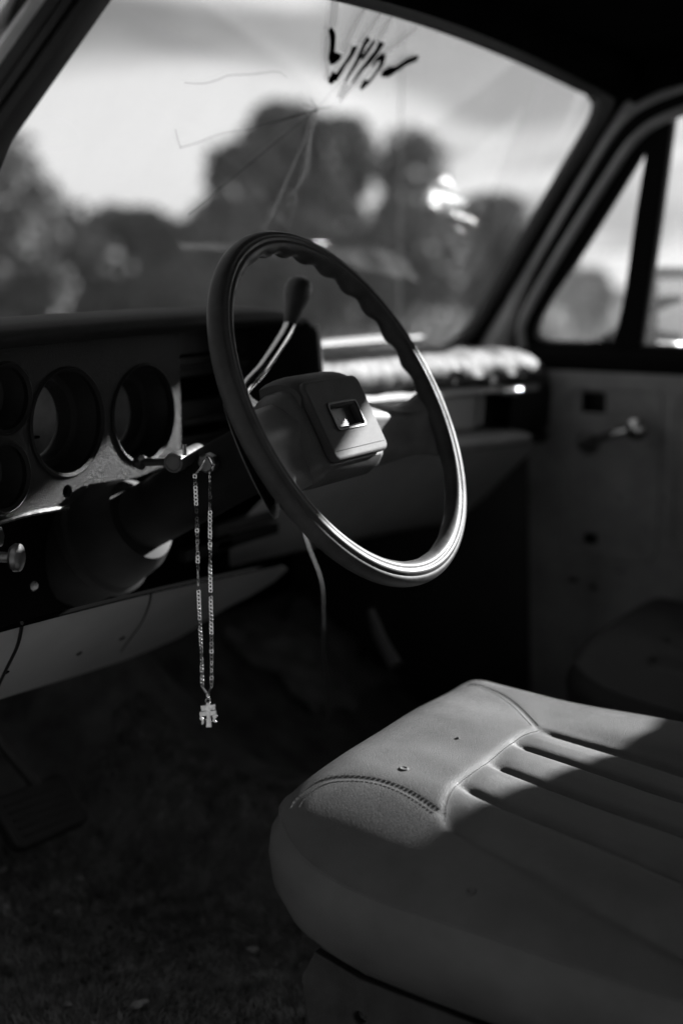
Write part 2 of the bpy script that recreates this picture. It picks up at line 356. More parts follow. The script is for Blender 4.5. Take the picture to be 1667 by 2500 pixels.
def blocker_tree(x, y, h, w, label, seed, n=7000):  # unseen tree added to block sky light and keep the cab dark
    rg = np.random.default_rng(seed); root = empty('broadleaf_tree', None, (x, y, 0)); tag(root, label, 'tree', 'unseen trees added to shade the driver side')
    t = MB(); tube(t, [(0, 0, -.2), (.1, .05, h * .3), (.0, .1, h * .6)], [.3, .22, .1], 10, 8)
    for k in range(7): a = k * .9 + rg.random(); tube(t, [(0, 0, h * (.2 + .05 * k)), (.35 * w * math.cos(a), .35 * w * math.sin(a), h * (.3 + .05 * k)), (.8 * w * math.cos(a), .8 * w * math.sin(a), h * (.36 + .06 * k))], [.09, .06, .02], 6, 6)
    t.build('trunk', 'bark', root)
    d = rg.normal(size=(n, 3)); d /= np.linalg.norm(d, axis=1)[:, None]; q = (.45 + .55 * rg.random(n) ** .5)[:, None] * (1 + .12 * np.sin(5 * d[:, :1] * 2 + 7 * d[:, 2:]))
    P = d * q * np.array([w, w, h * .46]) + np.array([0, 0, h * .54]); u = rg.normal(size=(n, 3)); u /= np.linalg.norm(u, axis=1)[:, None]; m_ = np.cross(u, rg.normal(size=(n, 3))); m_ /= np.linalg.norm(m_, axis=1)[:, None]
    s_ = (.2 + .2 * rg.random(n))[:, None]; V = np.stack([P - u * s_, P + m_ * s_ * .55, P + u * s_, P - m_ * s_ * .55], 1).reshape(-1, 3)
    mesh('crown', V, np.arange(4 * n).reshape(-1, 4), 'blocker_leaves', root, smooth=False)
blocker_tree(-8.0, -1.5, 9.0, 4.3, 'large unseen dark tree added outside the open driver door to block sky', 5)
blocker_tree(-7.5, -9.0, 9.0, 4.3, 'large unseen dark tree added behind the truck to block sky', 6)

# ================================================================== THE TRUCK
truck = empty('pickup_truck'); tag(truck, 'old stripped pickup truck seen through its open driver door', 'pickup truck')
def part(name, label=None):
    e = empty(name, truck)
    if label: e['label'] = label
    return e

# ---- windshield ----------------------------------------------------
def wsy(x, z): return .37 + (1.253 - z) * .618 + .08 * (1 - (x / .7) ** 2)
def wsp(x, z, off=0.0):
    nrm = np.array([.16 * x / .49, 1, .618]); nrm /= np.linalg.norm(nrm)
    return np.array([x, wsy(x, z), z]) - nrm * off
def ws(px, py, off=0.0):
    d = ray(px, py); g = lambda t: (CP + d * t)[1] - wsy((CP + d * t)[0], (CP + d * t)[2])
    a, e = .8, 3.3
    ts = np.linspace(a, e, 200); vals = [g(t) for t in ts]
    for i in range(199):
        if vals[i] * vals[i + 1] <= 0:
            a, e = ts[i], ts[i + 1]; break
    for _ in range(40):
        m = (a + e) / 2
        if g(a) * g(m) <= 0: e = m
        else: a = m
    P = CP + d * a; return wsp(P[0], P[2], off)
def zhead(x): return 1.729 - .115 * x * x
windshield = part('windshield', 'cracked dusty windshield with black scribbled lettering')
nx, nzz = 40, 24
v = [wsp(-.708 + 1.453 * i / (nx - 1), 1.215 + (zhead(-.708 + 1.453 * i / (nx - 1)) + .02 - 1.215) * j / (nzz - 1)) for i in range(nx) for j in range(nzz)]
mesh('glass', v, grid_faces(nx, nzz), 'windshield_glass', windshield)
# outline of the visible glass, then the black rubber gasket round it
def ws_outline(grow=0.0, n=14):
    x0, x1, z0 = -.688 - grow, .714 + grow, 1.238 - grow; r = .055 + grow
    out = []
    def corner(cx, cz, a0):
        for k in range(n + 1):
            a = R_(a0 + 90 * k / n); out.append((cx + r * math.cos(a), cz + r * math.sin(a)))
    zt = lambda x: zhead(x) + grow
    corner(x1 - r, zt(x1) - r + .012, 0)
    for k in range(1, 24): x = (x1 - r) + (x0 - x1 + 2 * r) * k / 24; out.append((x, zt(x)))
    corner(x0 + r, zt(x0) - r + .012, 90)
    corner(x0 + r, z0 + r, 180)
    for k in range(1, 24): x = (x0 + r) + (x1 - x0 - 2 * r) * k / 24; out.append((x, z0))
    corner(x1 - r, z0 + r, 270)
    return out
prof = [(0.0, .0), (.0, .012), (.012, .018), (.03, .016), (.042, .006), (.042, -.012), (.0, -.01)]
rings = [[wsp(x, z, off) for x, z in ws_outline(gw)] for gw, off in prof]
nn = len(rings[0]); v = [p for r in rings for p in r]
mesh('gasket', v, grid_faces(len(rings), nn, closed_u=True, closed_v=True), 'rubber', windshield, angle=40)

def ribbon(name, pts, widths, m, parent, off=0.0025, thick=0.0008, n=24):
    """a stroke lying on the inner face of the windshield; pts in photo pixels are laid onto the glass once, widths in metres"""
    P = smooth_path([ws(*p, off) for p in pts], n); T = np.gradient(P, axis=0); T /= np.linalg.norm(T, axis=1)[:, None] + 1e-9
    N0 = np.array([0, -1, -.618]); N0 /= np.linalg.norm(N0)
    S = np.cross(T, N0); S /= np.linalg.norm(S, axis=1)[:, None]
    w = np.interp(np.linspace(0, 1, n), np.linspace(0, 1, len(widths)), widths)[:, None] / 2
    v = np.concatenate([P - S * w, P + S * w, P + S * w + N0 * thick, P - S * w + N0 * thick]).reshape(4, n, 3).transpose(1, 0, 2).reshape(-1, 3)
    f = grid_faces(n, 4, closed_v=True) + [(0, 1, 2, 3), tuple((n - 1) * 4 + k for k in range(4))]
    return mesh(name, v, f, m, parent, smooth=False)
def g_(pts): return [(760 + x * 300 / 1568, y * 300 / 1568) for x, y in pts]       # strokes measured on the enlarged lettering
PX = 1.65 * 2.0 / FPX * 300 / 1568
for pts, w in [([(205, 345), (240, 450), (235, 600), (225, 690), (265, 745)], (30, 55, 55, 60, 95)), ([(235, 725), (285, 725), (345, 700)], (100, 85, 30)),
               ([(525, 570), (470, 690), (380, 820), (300, 950), (265, 1010)], (70, 55, 40, 60, 60)), ([(275, 985), (225, 985), (185, 1010)], (80, 90, 40)),
               ([(235, 905), (245, 960)], (30, 50)),
               ([(700, 465), (640, 560), (590, 680), (530, 800), (450, 930), (395, 1030)], (70, 50, 55, 45, 32, 15)),
               ([(770, 500), (690, 620), (610, 740)], (40, 50, 45)),
               ([(870, 520), (800, 640), (700, 770), (610, 870), (530, 980), (490, 1040)], (90, 65, 75, 50, 32, 15)),
               ([(745, 835), (810, 740), (890, 690)], (20, 50, 65)), ([(890, 690), (860, 800), (800, 900), (720, 1010), (640, 1075)], (60, 60, 38, 36, 50)), ([(650, 1000), (640, 1060), (595, 1120)], (20, 85, 30)),
               ([(865, 930), (920, 905), (1000, 890), (1100, 830), (1200, 765), (1330, 720)], (50, 95, 62, 65, 62, 50))]:
    ribbon('lettering_stroke', g_(pts), [a * PX for a in w], 'ink', windshield, off=.004)
for pts, w in [([(265, -40), (262, 100), (240, 340)], (75, 80, 70)), ([(650, 80), (540, 280), (440, 480), (370, 640)], (45, 80, 90, 60)), ([(850, 150), (740, 320), (600, 520)], (60, 75, 60)),
               ([(985, 200), (900, 360), (810, 500)], (50, 80, 60)), ([(1330, 330), (1200, 430), (1030, 560), (880, 660)], (20, 45, 55, 50)),
               ([(410, 1040), (370, 1140), (330, 1230)], (70, 80, 60)), ([(620, 900), (480, 1080), (330, 1290)], (40, 60, 20)), ([(180, 420), (165, 700), (180, 1000)], (50, 40, 20))]:
    ribbon('paint_drip', g_(pts), [a * PX for a in w], 'streak', windshield, off=.0035)
# cracks that fan out from a stone chip, and two finger smears
for pts, w, mm in [([(770, 262), (455, 520)], (.0003, .0008, .0005), 'crack_dark'), ([(770, 262), (708, 410), (640, 560)], (.001, .004, .006, .003), 'crack'),
                   ([(772, 264), (752, 340), (742, 420), (700, 480)], (.003, .008, .010, .002), 'crack'), ([(770, 262), (655, 302)], (.0006, .0014, .0003), 'crack_dark'), ([(770, 262), (700, 560)], (.0005, .002, .001), 'crack'),
                   ([(770, 262), (832, 188)], (.0012, .002, .001), 'crack'), ([(766, 264), (740, 300), (728, 360)], (.0006, .0012, .0004), 'crack_dark'), ([(770, 262), (590, 315)], (.0005, .0007, .0003), 'crack_dark'), ([(770, 260), (735, 248)], (.0009, .0004), 'crack_dark'),
                   ([(770, 260), (752, 236)], (.0009, .0003), 'crack_dark'), ([(772, 262), (805, 258)], (.0009, .0003), 'crack_dark'), ([(770, 264), (758, 292)], (.0012, .0003), 'crack_dark'), ([(770, 264), (742, 276)], (.0012, .0003), 'crack_dark')]:
    ribbon('crack', pts, w, mm, windshield, off=.003)
for pts in ([(445, 198), (490, 200), (530, 190), (550, 181), (620, 177), (672, 172), (695, 186)], ):
    ribbon('finger_smear', pts, (.002, .0036, .0036, .0036, .002), 'smear', windshield, off=.0032)
ribbon('finger_smear', [(423, 312), (428, 335), (436, 357)], (.0024, .0034, .003), 'smear', windshield, off=.0032)
ribbon('finger_smear', [(434, 356), (480, 343), (535, 322), (585, 313)], (.004, .0045, .0042, .002), 'smear', windshield, off=.0036)

# ---- roof and headliner -------------------------------------------
roof = part('roof', 'low black roof lining above the windshield')
xs = np.linspace(-.755, .755, 36); rows = []
v = []
for x in xs:
    e = max(0, abs(x) - .60) / .155; drop = .055 * e ** 2.2
    for y, z in ((wsy(x, zhead(x)) + .012, zhead(x) + .018), (.06, 1.752 - .05 * x * x), (-.1, 1.768 - .05 * x * x), (-.5, 1.775 - .05 * x * x), (-.9, 1.765 - .05 * x * x), (-1.02, 1.70 - .05 * x * x)):
        v.append((x, y, z - drop))
mesh('headliner', v, grid_faces(36, 6), 'headliner', roof)
v2 = [(p[0], p[1] + .012, p[2] + .035) for p in v]
mesh('roof_skin', v2, grid_faces(36, 6), 'body_paint', roof)
for sx in (-1, 1):                            # rail that closes the roof above the door
    v = [(sx * x, y, z) for y in np.linspace(.06, -1.02, 14) for x, z in ((.655, 1.742), (.660, 1.700), (.700, 1.678), (.748, 1.664), (.762, 1.672), (.765, 1.71), (.755, 1.745))]
    mesh('roof_rail', v, grid_faces(14, 7), 'headliner', roof, angle=40)
# header rail that hangs down behind the glass edge
v = []
for x in np.linspace(-.70, .70, 40):
    for gw, off in ((.016, .02), (.02, .045), (.05, .075), (.075, .06), (.07, -.01)):
        v.append(wsp(x, zhead(x) + gw, off))
mesh('header_rail', v, grid_faces(40, 5), 'headliner', roof)

# ---- driver-side A pillar (near, left of picture) ------------------
def sweep_strip(name, base, top, across, prof, m, parent, n=10, bow=0.0, angle=30):
    """profile (a along 'across', b towards the cabin opening) swept from base to top"""
    base, top, across = (np.array(a, float) for a in (base, top, across)); d = top - base
    q = np.cross(d, across); q /= np.linalg.norm(q)
    if np.dot(q, CP - base) < 0: q = -q
    v = [base + d * t + across * a + q * (b + bow * math.sin(math.pi * t)) for t in np.linspace(0, 1, n) for a, b in prof]
    return mesh(name, v, grid_faces(n, len(prof)), m, parent, angle=angle)
lp = part('front_pillar', 'near windshield pillar of the driver side, black seal beside grey paint')
b0 = CP + (ws(-215, 660) - CP) * .93; t0 = CP + (ws(340, -130) - CP) * .93
dirn = (t0 - b0); acr = -CR - (np.dot(-CR, dirn) / np.dot(dirn, dirn)) * dirn; acr /= np.linalg.norm(acr)
K_ = 1.05 / FPX
sweep_strip('seal', b0, t0, acr, [(0, -.02), (0, .004), (12 * K_, .012), (34 * K_, .014), (46 * K_, .010), (54 * K_, .002), (60 * K_, .0)], 'rubber', lp)
sweep_strip('inner_flange', b0, t0, acr, [(56 * K_, -.004), (66 * K_, .004), (86 * K_, .006), (92 * K_, .002), (104 * K_, .006), (126 * K_, .008), (130 * K_, -.004)], 'dark_paint', lp)
sweep_strip('outer_skin', b0, t0, acr, [(126 * K_, -.004), (130 * K_, .030), (186 * K_, -.002), (190 * K_, -.012), (208 * K_, -.012), (212 * K_, .012), (238 * K_, -.006), (246 * K_, -.05)], 'skin_paint', lp)
# same pillar closed towards the outside so it has depth
sweep_strip('pillar_back', b0, t0, acr, [(0, -.02), (60 * K_, -.05), (244 * K_, -.05)], 'dark_paint', lp)

# ---- passenger-side A pillar ---------------------------------------
rp = part('front_pillar', 'far windshield pillar on the passenger side')
def edge_r(z): return wsp(.714, z)
b1, t1 = edge_r(1.20), edge_r(1.70)
d1 = t1 - b1; ac = CR - (np.dot(CR, d1) / np.dot(d1, d1)) * d1; ac /= np.linalg.norm(ac)
K2 = 2.6 / FPX
sweep_strip('garnish', b1, t1, ac, [(40 * K2, -.02), (46 * K2, .004), (62 * K2, .014), (84 * K2, .016), (98 * K2, .006), (102 * K2, -.03)], 'pillar_paint', rp, n=14)
sweep_strip('pillar_core', b1, t1, ac, [(6 * K2, -.012), (48 * K2, -.010), (150 * K2, -.012)], 'black_gap', rp)
v = []                                       # dark gusset where the pillar runs into the roof
mb = MB(); box(mb, (-.02, -.14, -.03), (.10, .02, .09), .01, origin=t1 + np.array([-.02, .0, .015]), basis=np.eye(3)); mb.build('roof_gusset', 'headliner', rp)

# ---- passenger door ------------------------------------------------
door = part('passenger_door', 'stripped passenger door of bare painted metal with square holes')
DX, DZ = .745, 1.25
U = np.array([0, -1.0, 0]); Vv = np.array([-.15, 0, 1.0]); Vv /= np.linalg.norm(Vv); DN = np.cross(U, Vv); D0 = np.array([DX, 0, DZ])
def dp(px, py, inset=0.0):
    P = on_plane(px, py, D0 + DN * inset, DN) - D0; return (np.dot(P, U), np.dot(P, Vv))
def spath(pts, n): return [tuple(p) for p in smooth_path([(a, b, 0) for a, b in pts], n)[:, :2]]
vent_hole = spath([dp(*p) for p in [(1306, 815), (1312, 780), (1345, 720), (1400, 640), (1480, 512), (1545, 405), (1568, 368), (1578, 362), (1583, 372)]], 28) + spath([dp(*p) for p in [(1583, 380), (1560, 520), (1528, 740), (1500, 842)]], 8) + spath([dp(*p) for p in [(1490, 845), (1400, 842), (1345, 840), (1318, 832)]], 8)
TOPV = dp(1667, 262)[1]
main_hole = [dp(1640, 275), dp(1605, 540), dp(1568, 800), dp(1562, 848)] + [(.60, dp(1600, 856)[1]), (.635, .03), (.635, TOPV - .09), (.62, TOPV - .05), (.58, TOPV - .030), (.45, TOPV - .014), (.3, TOPV - .010), (.16, TOPV - .008), (dp(1667, 262)[0] + .05, TOPV - .002)]
outer = spath([dp(*p) for p in [(1268, 900), (1262, 860), (1268, 790), (1300, 690), (1370, 560), (1450, 425), (1500, 345), (1545, 292), (1600, 258), (1667, 232)]], 40) + [(.2, TOPV + .045), (.45, TOPV + .045), (.63, TOPV + .03), (.68, TOPV - .02), (.69, -.05), (.69, -.06)] + [(dp(1268, 900)[0], -.06)]
mb = MB(); plate(mb, outer, [vent_hole, main_hole], D0 + DN * -.006, U, Vv, .028, .004); mb.build('window_frame', 'belt_rubber', door, angle=30)
# grey outer lip of the frame that runs in front of the pillar
lip = smooth_path([D0 + dp(*p)[0] * U + dp(*p)[1] * Vv for p in [(1243, 880), (1240, 840), (1250, 780), (1290, 680), (1360, 555), (1440, 420), (1490, 340), (1535, 285), (1595, 246), (1667, 220), (1800, 190)]], 50)
mb = MB(); tube(mb, lip - DN * .028 * np.sign(np.dot(DN, [-1, 0, 0]) or 1) * 0, .011, 8); mb.build('frame_lip', 'door_paint', door)
lip2 = smooth_path([D0 + dp(*p)[0] * U + dp(*p)[1] * Vv for p in [(1285, 850), (1278, 810), (1290, 765), (1340, 675), (1410, 560), (1490, 435), (1540, 360), (1585, 315), (1630, 290), (1690, 268), (1800, 250)]], 40) - np.array([.016, 0, 0])
mb = MB(); tube(mb, lip2, .009, 8); mb.build('vent_frame', 'door_paint', door)
for nm, hole in (('vent_pane', vent_hole), ('window_pane', main_hole)):
    mb = MB(); plate(mb, [((p[0] - np.mean([q[0] for q in hole])) * 1.03 + np.mean([q[0] for q in hole]), (p[1] - np.mean([q[1] for q in hole])) * 1.03 + np.mean([q[1] for q in hole])) for p in hole], [], D0 + DN * (-.012 if DN[0] > 0 else .012) * -1, U, Vv, .004); mb.build(nm, 'window_glass', door, smooth=False)
# inner panel, x = .722, real openings
PXN = .722
def pp(px, py): P = at(px, py, x=PXN); return (-P[1], P[2])
zt = at(1500, 868, x=PXN)[2]
outer = [(pp(1285, 1100)[0], zt - .004), (.78, zt - .004), (.80, zt - .03), (.80, .58), (.74, .54), (pp(1300, 1700)[0] + .02, .54), (pp(1300, 1700)[0], .56)]
def sq(x0, y0, x1, y1, r=.006):
    a, b = pp(x0, y0), pp(x1, y1); return rrect(min(a[0], b[0]), max(a[0], b[0]), min(a[1], b[1]), max(a[1], b[1]), r, 3)
holes = [sq(1418, 952, 1482, 1014), sq(1422, 1296, 1461, 1334)]
for hx, hy, r in ((1456, 893, .007), (1616, 1068, .006), (1515, 1213, .006), (1622, 1215, .006), (1422, 1265, .005), (1333, 1222, .005)): holes.append(circ(*pp(hx, hy), r, 14))
for x0, y0, x1, y1 in ((1385, 1408, 1415, 1424), (1436, 1424, 1458, 1438), (1490, 1388, 1530, 1400)):
    a, b = pp(x0, y0), pp(x1, y1); holes.append(circ((a[0] + b[0]) / 2, (a[1] + b[1]) / 2, abs(a[0] - b[0]) / 2 + .003, 16, abs(a[1] - b[1]) / 2 + .002))
mb = MB(); plate(mb, outer, holes, (PXN, 0, 0), (0, -1, 0), (0, 0, 1), .006, .003); mb.build('inner_panel', 'door_paint', door, angle=30)
mb = MB(); box(mb, (PXN + .045, -.80, .52), (PXN + .06, .22, 1.225), .003); mb.build('outer_skin', 'dark_paint', door)
# stamped shapes on the panel: a raised field, a shallow channel, the belt-line ledge
mb = MB(); a, b = pp(1375, 930), pp(1602, 1375); plate(mb, rrect(a[0], b[0], b[1], a[1], .03, 6), [rrect(a[0] + .012, b[0] - .012, b[1] + .012, a[1] - .012, .024, 6)], (PXN - .004, 0, 0), (0, -1, 0), (0, 0, 1), .003, .0025); mb.build('stamped_rib', 'door_paint', door, angle=40)
mb = MB(); a, b = pp(1640, 940), pp(1900, 1375); plate(mb, rrect(a[0], a[0] + .3, b[1], a[1], .03, 6), [rrect(a[0] + .012, a[0] + .288, b[1] + .012, a[1] - .012, .024, 6)], (PXN - .004, 0, 0), (0, -1, 0), (0, 0, 1), .003, .0025); mb.build('stamped_rib', 'door_paint', door, angle=40)
v = []
for y in np.linspace(.235, -.80, 20):
    for x, z in ((DX - .002, zt + .012), (PXN - .004, zt + .008), (PXN - .012, zt - .004), (PXN - .008, zt - .02), (PXN - .003, zt - .045)): v.append((x, y, z))
mesh('belt_ledge', v, grid_faces(20, 5), 'belt_rubber', door, angle=50)
# window crank
crank = part('window_crank', 'chrome window crank on the stripped passenger door')
h0 = at(1432, 1082, x=PXN - .012); k0 = at(1556, 1046, x=PXN - .045)
mb = MB(); lathe(mb, [(0, 0), (0, .020), (.006, .021), (.012, .017), (.02, .012), (.022, 0)], np.array([PXN - .004, h0[1], h0[2]]), (-1, 0, 0), 24); mb.build('hub', 'dull_metal', crank)
mb = MB(); hh = np.array([PXN - .024, h0[1], h0[2]]); tube(mb, [hh, hh * .5 + k0 * .5 + np.array([.0, 0, .002]), k0 + np.array([.012, 0, 0])], [.0085, .007, .0085], 10, 12); mb.build('arm', 'chrome', crank)
mb = MB(); lathe(mb, [(-.006, 0), (-.004, .012), (.004, .019), (.016, .021), (.026, .018), (.031, .009), (.032, 0)], k0 + np.array([.012, 0, 0]), (-1, 0, 0), 24); mb.build('knob', 'chrome', crank)

# side mirror outside the passenger window
mir = part('side_mirror', 'pale rounded side mirror outside the passenger window')
mc = at(1668, 752, x=1.22); hw, hh_ = .086, .080
mb = MB(); Un = np.array([.80, -.60, 0.0]); plate(mb, rrect(-hw, hw, -hh_, hh_, .024, 7), [], mc, Un, (0, 0, 1), .022, .006); mb.build('housing', 'mirror_white', mir, angle=40)
mb = MB(); plate(mb, rrect(-hw + .006, hw - .006, -hh_ + .006, hh_ - .006, .02, 7), [], mc + np.cross(Un, [0, 0, 1.0]) * .0185, Un, (.03, .04, 1), .003); mb.build('pane', 'mirror_pane', mir, angle=40)
mb = MB()
e0 = at(1480, 835, x=.80); e1 = at(1560, 800, x=.83); 
tube(mb, [e0, e0 * .4 + e1 * .6 + np.array([0, 0, .006]), mc + np.array([-.03, 0, -.06])], [.011, .009, .008], 10, 14)
tube(mb, [at(1590, 846, x=.80), at(1570, 800, x=.84), at(1575, 760, x=.87), mc + np.array([-.04, 0, .02])], [.012, .01, .009, .008], 10, 14)
mb.build('arm', 'belt_rubber', mir)
mb = MB(); plate(mb, [(.797, .030), (.835, .012), (.880, .004), (.888, .035), (.875, .082), (.845, .108), (.803, .125), (.790, .08)][::-1], [], (0, 0, 1.238), (1, 0, 0), (0, 1, 0), .012, .006, 3); mb.build('glare_foot', 'glare_metal', mir, angle=50)  # plate sized and brightened so its reflection makes the windshield glare
mb = MB(); tube(mb, [(.82, .142, 1.243), (.845, .132, 1.246), (.875, .102, 1.246), (.905, .075, 1.242)], [.006, .011, .011, .006], 12, 20); mb.build('glare_brace', 'glare_metal', mir, angle=50)  # bright bar kept for the second glare spot reflected in the windshield

# ---- cab shell that shades the inside ------------------------------
cab = part('cab_shell')
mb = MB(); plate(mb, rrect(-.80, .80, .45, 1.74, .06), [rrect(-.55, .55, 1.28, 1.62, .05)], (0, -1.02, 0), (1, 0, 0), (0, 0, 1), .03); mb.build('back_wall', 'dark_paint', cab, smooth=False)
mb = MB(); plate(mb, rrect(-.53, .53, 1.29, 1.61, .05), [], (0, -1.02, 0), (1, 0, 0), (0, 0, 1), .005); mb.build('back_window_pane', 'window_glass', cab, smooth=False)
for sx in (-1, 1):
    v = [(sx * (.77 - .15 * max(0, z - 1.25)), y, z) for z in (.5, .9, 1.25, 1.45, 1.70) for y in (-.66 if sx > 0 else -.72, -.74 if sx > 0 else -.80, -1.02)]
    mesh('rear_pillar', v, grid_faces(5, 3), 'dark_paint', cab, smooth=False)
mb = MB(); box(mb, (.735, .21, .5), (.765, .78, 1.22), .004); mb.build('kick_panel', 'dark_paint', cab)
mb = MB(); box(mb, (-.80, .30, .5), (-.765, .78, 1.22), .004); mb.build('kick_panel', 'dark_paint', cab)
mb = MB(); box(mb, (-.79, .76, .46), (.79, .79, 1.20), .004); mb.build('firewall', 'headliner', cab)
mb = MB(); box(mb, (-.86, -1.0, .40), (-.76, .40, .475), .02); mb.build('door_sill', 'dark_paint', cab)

# cowl, bonnet, wipers and antenna ahead of the glass
front = part('bonnet')
v = []
for x in np.linspace(-.85, .85, 20):
    for y, z in ((wsy(x, 1.215) + .01, 1.215), (.50 + .03, 1.222), (.58, 1.232), (.75, 1.232), (1.1, 1.215), (1.5, 1.18), (1.72, 1.12), (1.76, 1.0)):
        v.append((x, y, z - .03 * (abs(x) / .85) ** 6))
mesh('bonnet_skin', v, grid_faces(20, 8), 'body_paint', front)
mb = MB()
for k in range(9): x = .02 + k * .065; box(mb, (x, .475, 1.226), (x + .045, .52, 1.236), .002)
mb.build('cowl_grille', 'black_gap', front)
for x0, x1 in ((-.45, -.05), (.15, .56)):
    wp = MB(); tube(wp, [(x0 - .02, .52, 1.235), (x0 + .1, wsy(x0 + .1, 1.255) + .03, 1.262), (x1, wsy(x1, 1.262) + .022, 1.268)], [.008, .006, .004], 8, 12)
    tube(wp, [(x0 + .0, wsy(x0, 1.262) + .014, 1.262), ((x0 + x1) / 2, wsy((x0 + x1) / 2, 1.262) + .012, 1.262), (x1 + .04, wsy(x1 + .04, 1.262) + .014, 1.262)], .005, 6, 14)
    wp.build('wiper', 'rubber', front)
ap = at(975, 700, d=3.1); mb = MB(); tube(mb, [(ap[0], ap[1], 1.19), (ap[0], ap[1], 2.4)], [.0022, .0014], 6, 6); mb.build('antenna', 'dull_metal', front)

# ---- floor ----------------------------------------------------------
floor = part('floor', 'matted black carpet over the cab floor')
def fz(x, y):
    z = .50 + .13 * math.exp(-((x - .02) / .14) ** 4) * (.6 + .4 * min(1, max(0, (y + .3)))) + max(0, y - .42) ** 1.3 * .9
    return z + .006 * math.sin(9 * x + 3 * y) * math.cos(7 * y - 2 * x)
xs = np.linspace(-.80, .76, 60); ys = np.linspace(-1.0, .78, 60)
v = [(x, y, fz(x, y)) for x in xs for y in ys]
mesh('floor_carpet', v, grid_faces(60, 60), 'carpet', floor)
gv, gf = [], []
for k in range(52000):
    x = -.78 + .80 * rng.random(); y = -.35 + .95 * rng.random(); z = fz(x, y); h = .005 + .008 * rng.random(); w = .0021; t = rng.random() * 6.28
    dx, dy = .006 * rng.normal() + .004 * math.sin(x * 17 + y * 9), .006 * rng.normal() + .004 * math.cos(x * 13 - y * 15)
    b = len(gv); gv += [(x - w * math.cos(t), y - w * math.sin(t), z - .001), (x + w * math.cos(t), y + w * math.sin(t), z - .001), (x + dx, y + dy, z + h)]; gf.append((b, b + 1, b + 2))
o = mesh('carpet_pile', gv, gf, 'fibre', floor, smooth=False); o['kind'] = 'stuff'

# ---- dashboard -------------------------------------------------------
# cluster hood
cl = part('instrument_cluster', 'gutted instrument cluster with empty round gauge openings')
BY = .285
v = []
xs = np.linspace(-.745, -.062, 40)
for x in xs:
    e = max(0, (x + .17) / .11) ** 2; s = -.012 * e
    for y, z in ((.285, 1.318), (.252, 1.318), (.243, 1.322), (.240, 1.330), (.246, 1.337), (.262, 1.342), (.30, 1.345), (.34, 1.343), (wsy(x, 1.334) - .012, 1.334)):
        v.append((x, y, z + s + .004 * math.sin((x + .745) * 4.2)))
mesh('hood', v, grid_faces(40, 9), 'hood_black', cl)
mb = MB(); plate(mb, [(.245, 1.325), (.228, 1.31), (.222, 1.25), (.226, 1.20), (.235, 1.165), (.40, 1.165), (.40, 1.322), (.30, 1.331), (.26, 1.328)], [], (-.064, 0, 0), (0, 1, 0), (0, 0, 1), .009, .002); mb.build('side_wall', 'hood_black', cl, angle=40)
mb = MB(); tube(mb, [(-.062, .2265, 1.318), (-.061, .2205, 1.25), (-.061, .2245, 1.20), (-.062, .233, 1.168)], .0032, 8, 14); mb.build('wall_lit_edge', 'lower_paint', cl)  # pale tube standing in for sunlight on the rear edge of the wall
def bp(px, py, y=BY): P = at(px, py, y=y); return (P[0], P[2])
def gauge(px, py, half): P = bp(px, py); return P[0], P[1], half * np.dot(np.array([P[0], BY, P[1]]) - CP, CF) / FPX
G = [gauge(162, 1031, 131), gauge(347, 1012, 119), gauge(12, 972, 84), gauge(8, 1164, 84)]
hole_s = bp(160, 1200)
chr0, chr1 = bp(0, 1272), bp(160, 1238)
zb = min(chr0[1], chr1[1])
xr = bp(436, 1000)[0]
outer = [(-.742, 1.322), (xr, 1.322), (xr, bp(436, 1120)[1]), (bp(330, 1190)[0], bp(330, 1165)[1]), (bp(215, 1200)[0], bp(215, 1180)[1]), chr1, chr0, (-.742, chr0[1] - .004)]
holes = [circ(g[0], g[1], g[2]) for g in G] + [circ(hole_s[0], hole_s[1], .0085, 20)]
mb = MB(); plate(mb, outer, holes, (0, BY, 0), (1, 0, 0), (0, 0, 1), .004, .0012); mb.build('bezel', 'bezel', cl, angle=30)
for gx, gz, gr in G:
    mb = MB(); lathe(mb, [(-.004, gr + .003), (-.006, gr + .0005), (-.003, gr - .003), (.004, gr - .002)], (gx, BY, gz), (0, 1, 0), 56); mb.build('gauge_ring', 'bezel', cl)
    mb = MB(); lathe(mb, [(.002, gr - .001), (.03, gr - .006), (.032, gr - .014), (.058, gr - .016)], (gx, BY, gz), (0, 1, 0), 56); mb.build('gauge_cup', 'black_plastic', cl)
    mb = MB(); lathe(mb, [(.052, 0), (.052, gr - .017)], (gx, BY, gz), (0, 1, 0), 56); mb.build('gauge_dial', 'dial', cl)
gx, gz, gr = G[0]
mb = MB(); box(mb, (gx - .036, BY + .046, gz - .022), (gx + .008, BY + .050, gz - .019), .0008); mb.build('gauge_needle', 'black_gap', cl)
mb = MB(); tube(mb, [(chr0[0] - .12, BY - .004, chr0[1] - .006), (chr0[0], BY - .004, chr0[1]), (chr1[0] - .06, BY - .004, (chr0[1] * .4 + chr1[1] * .6) + .002), (chr1[0], BY - .004, chr1[1])], .0032, 8, 24); mb.build('chrome_trim', 'chrome', cl)

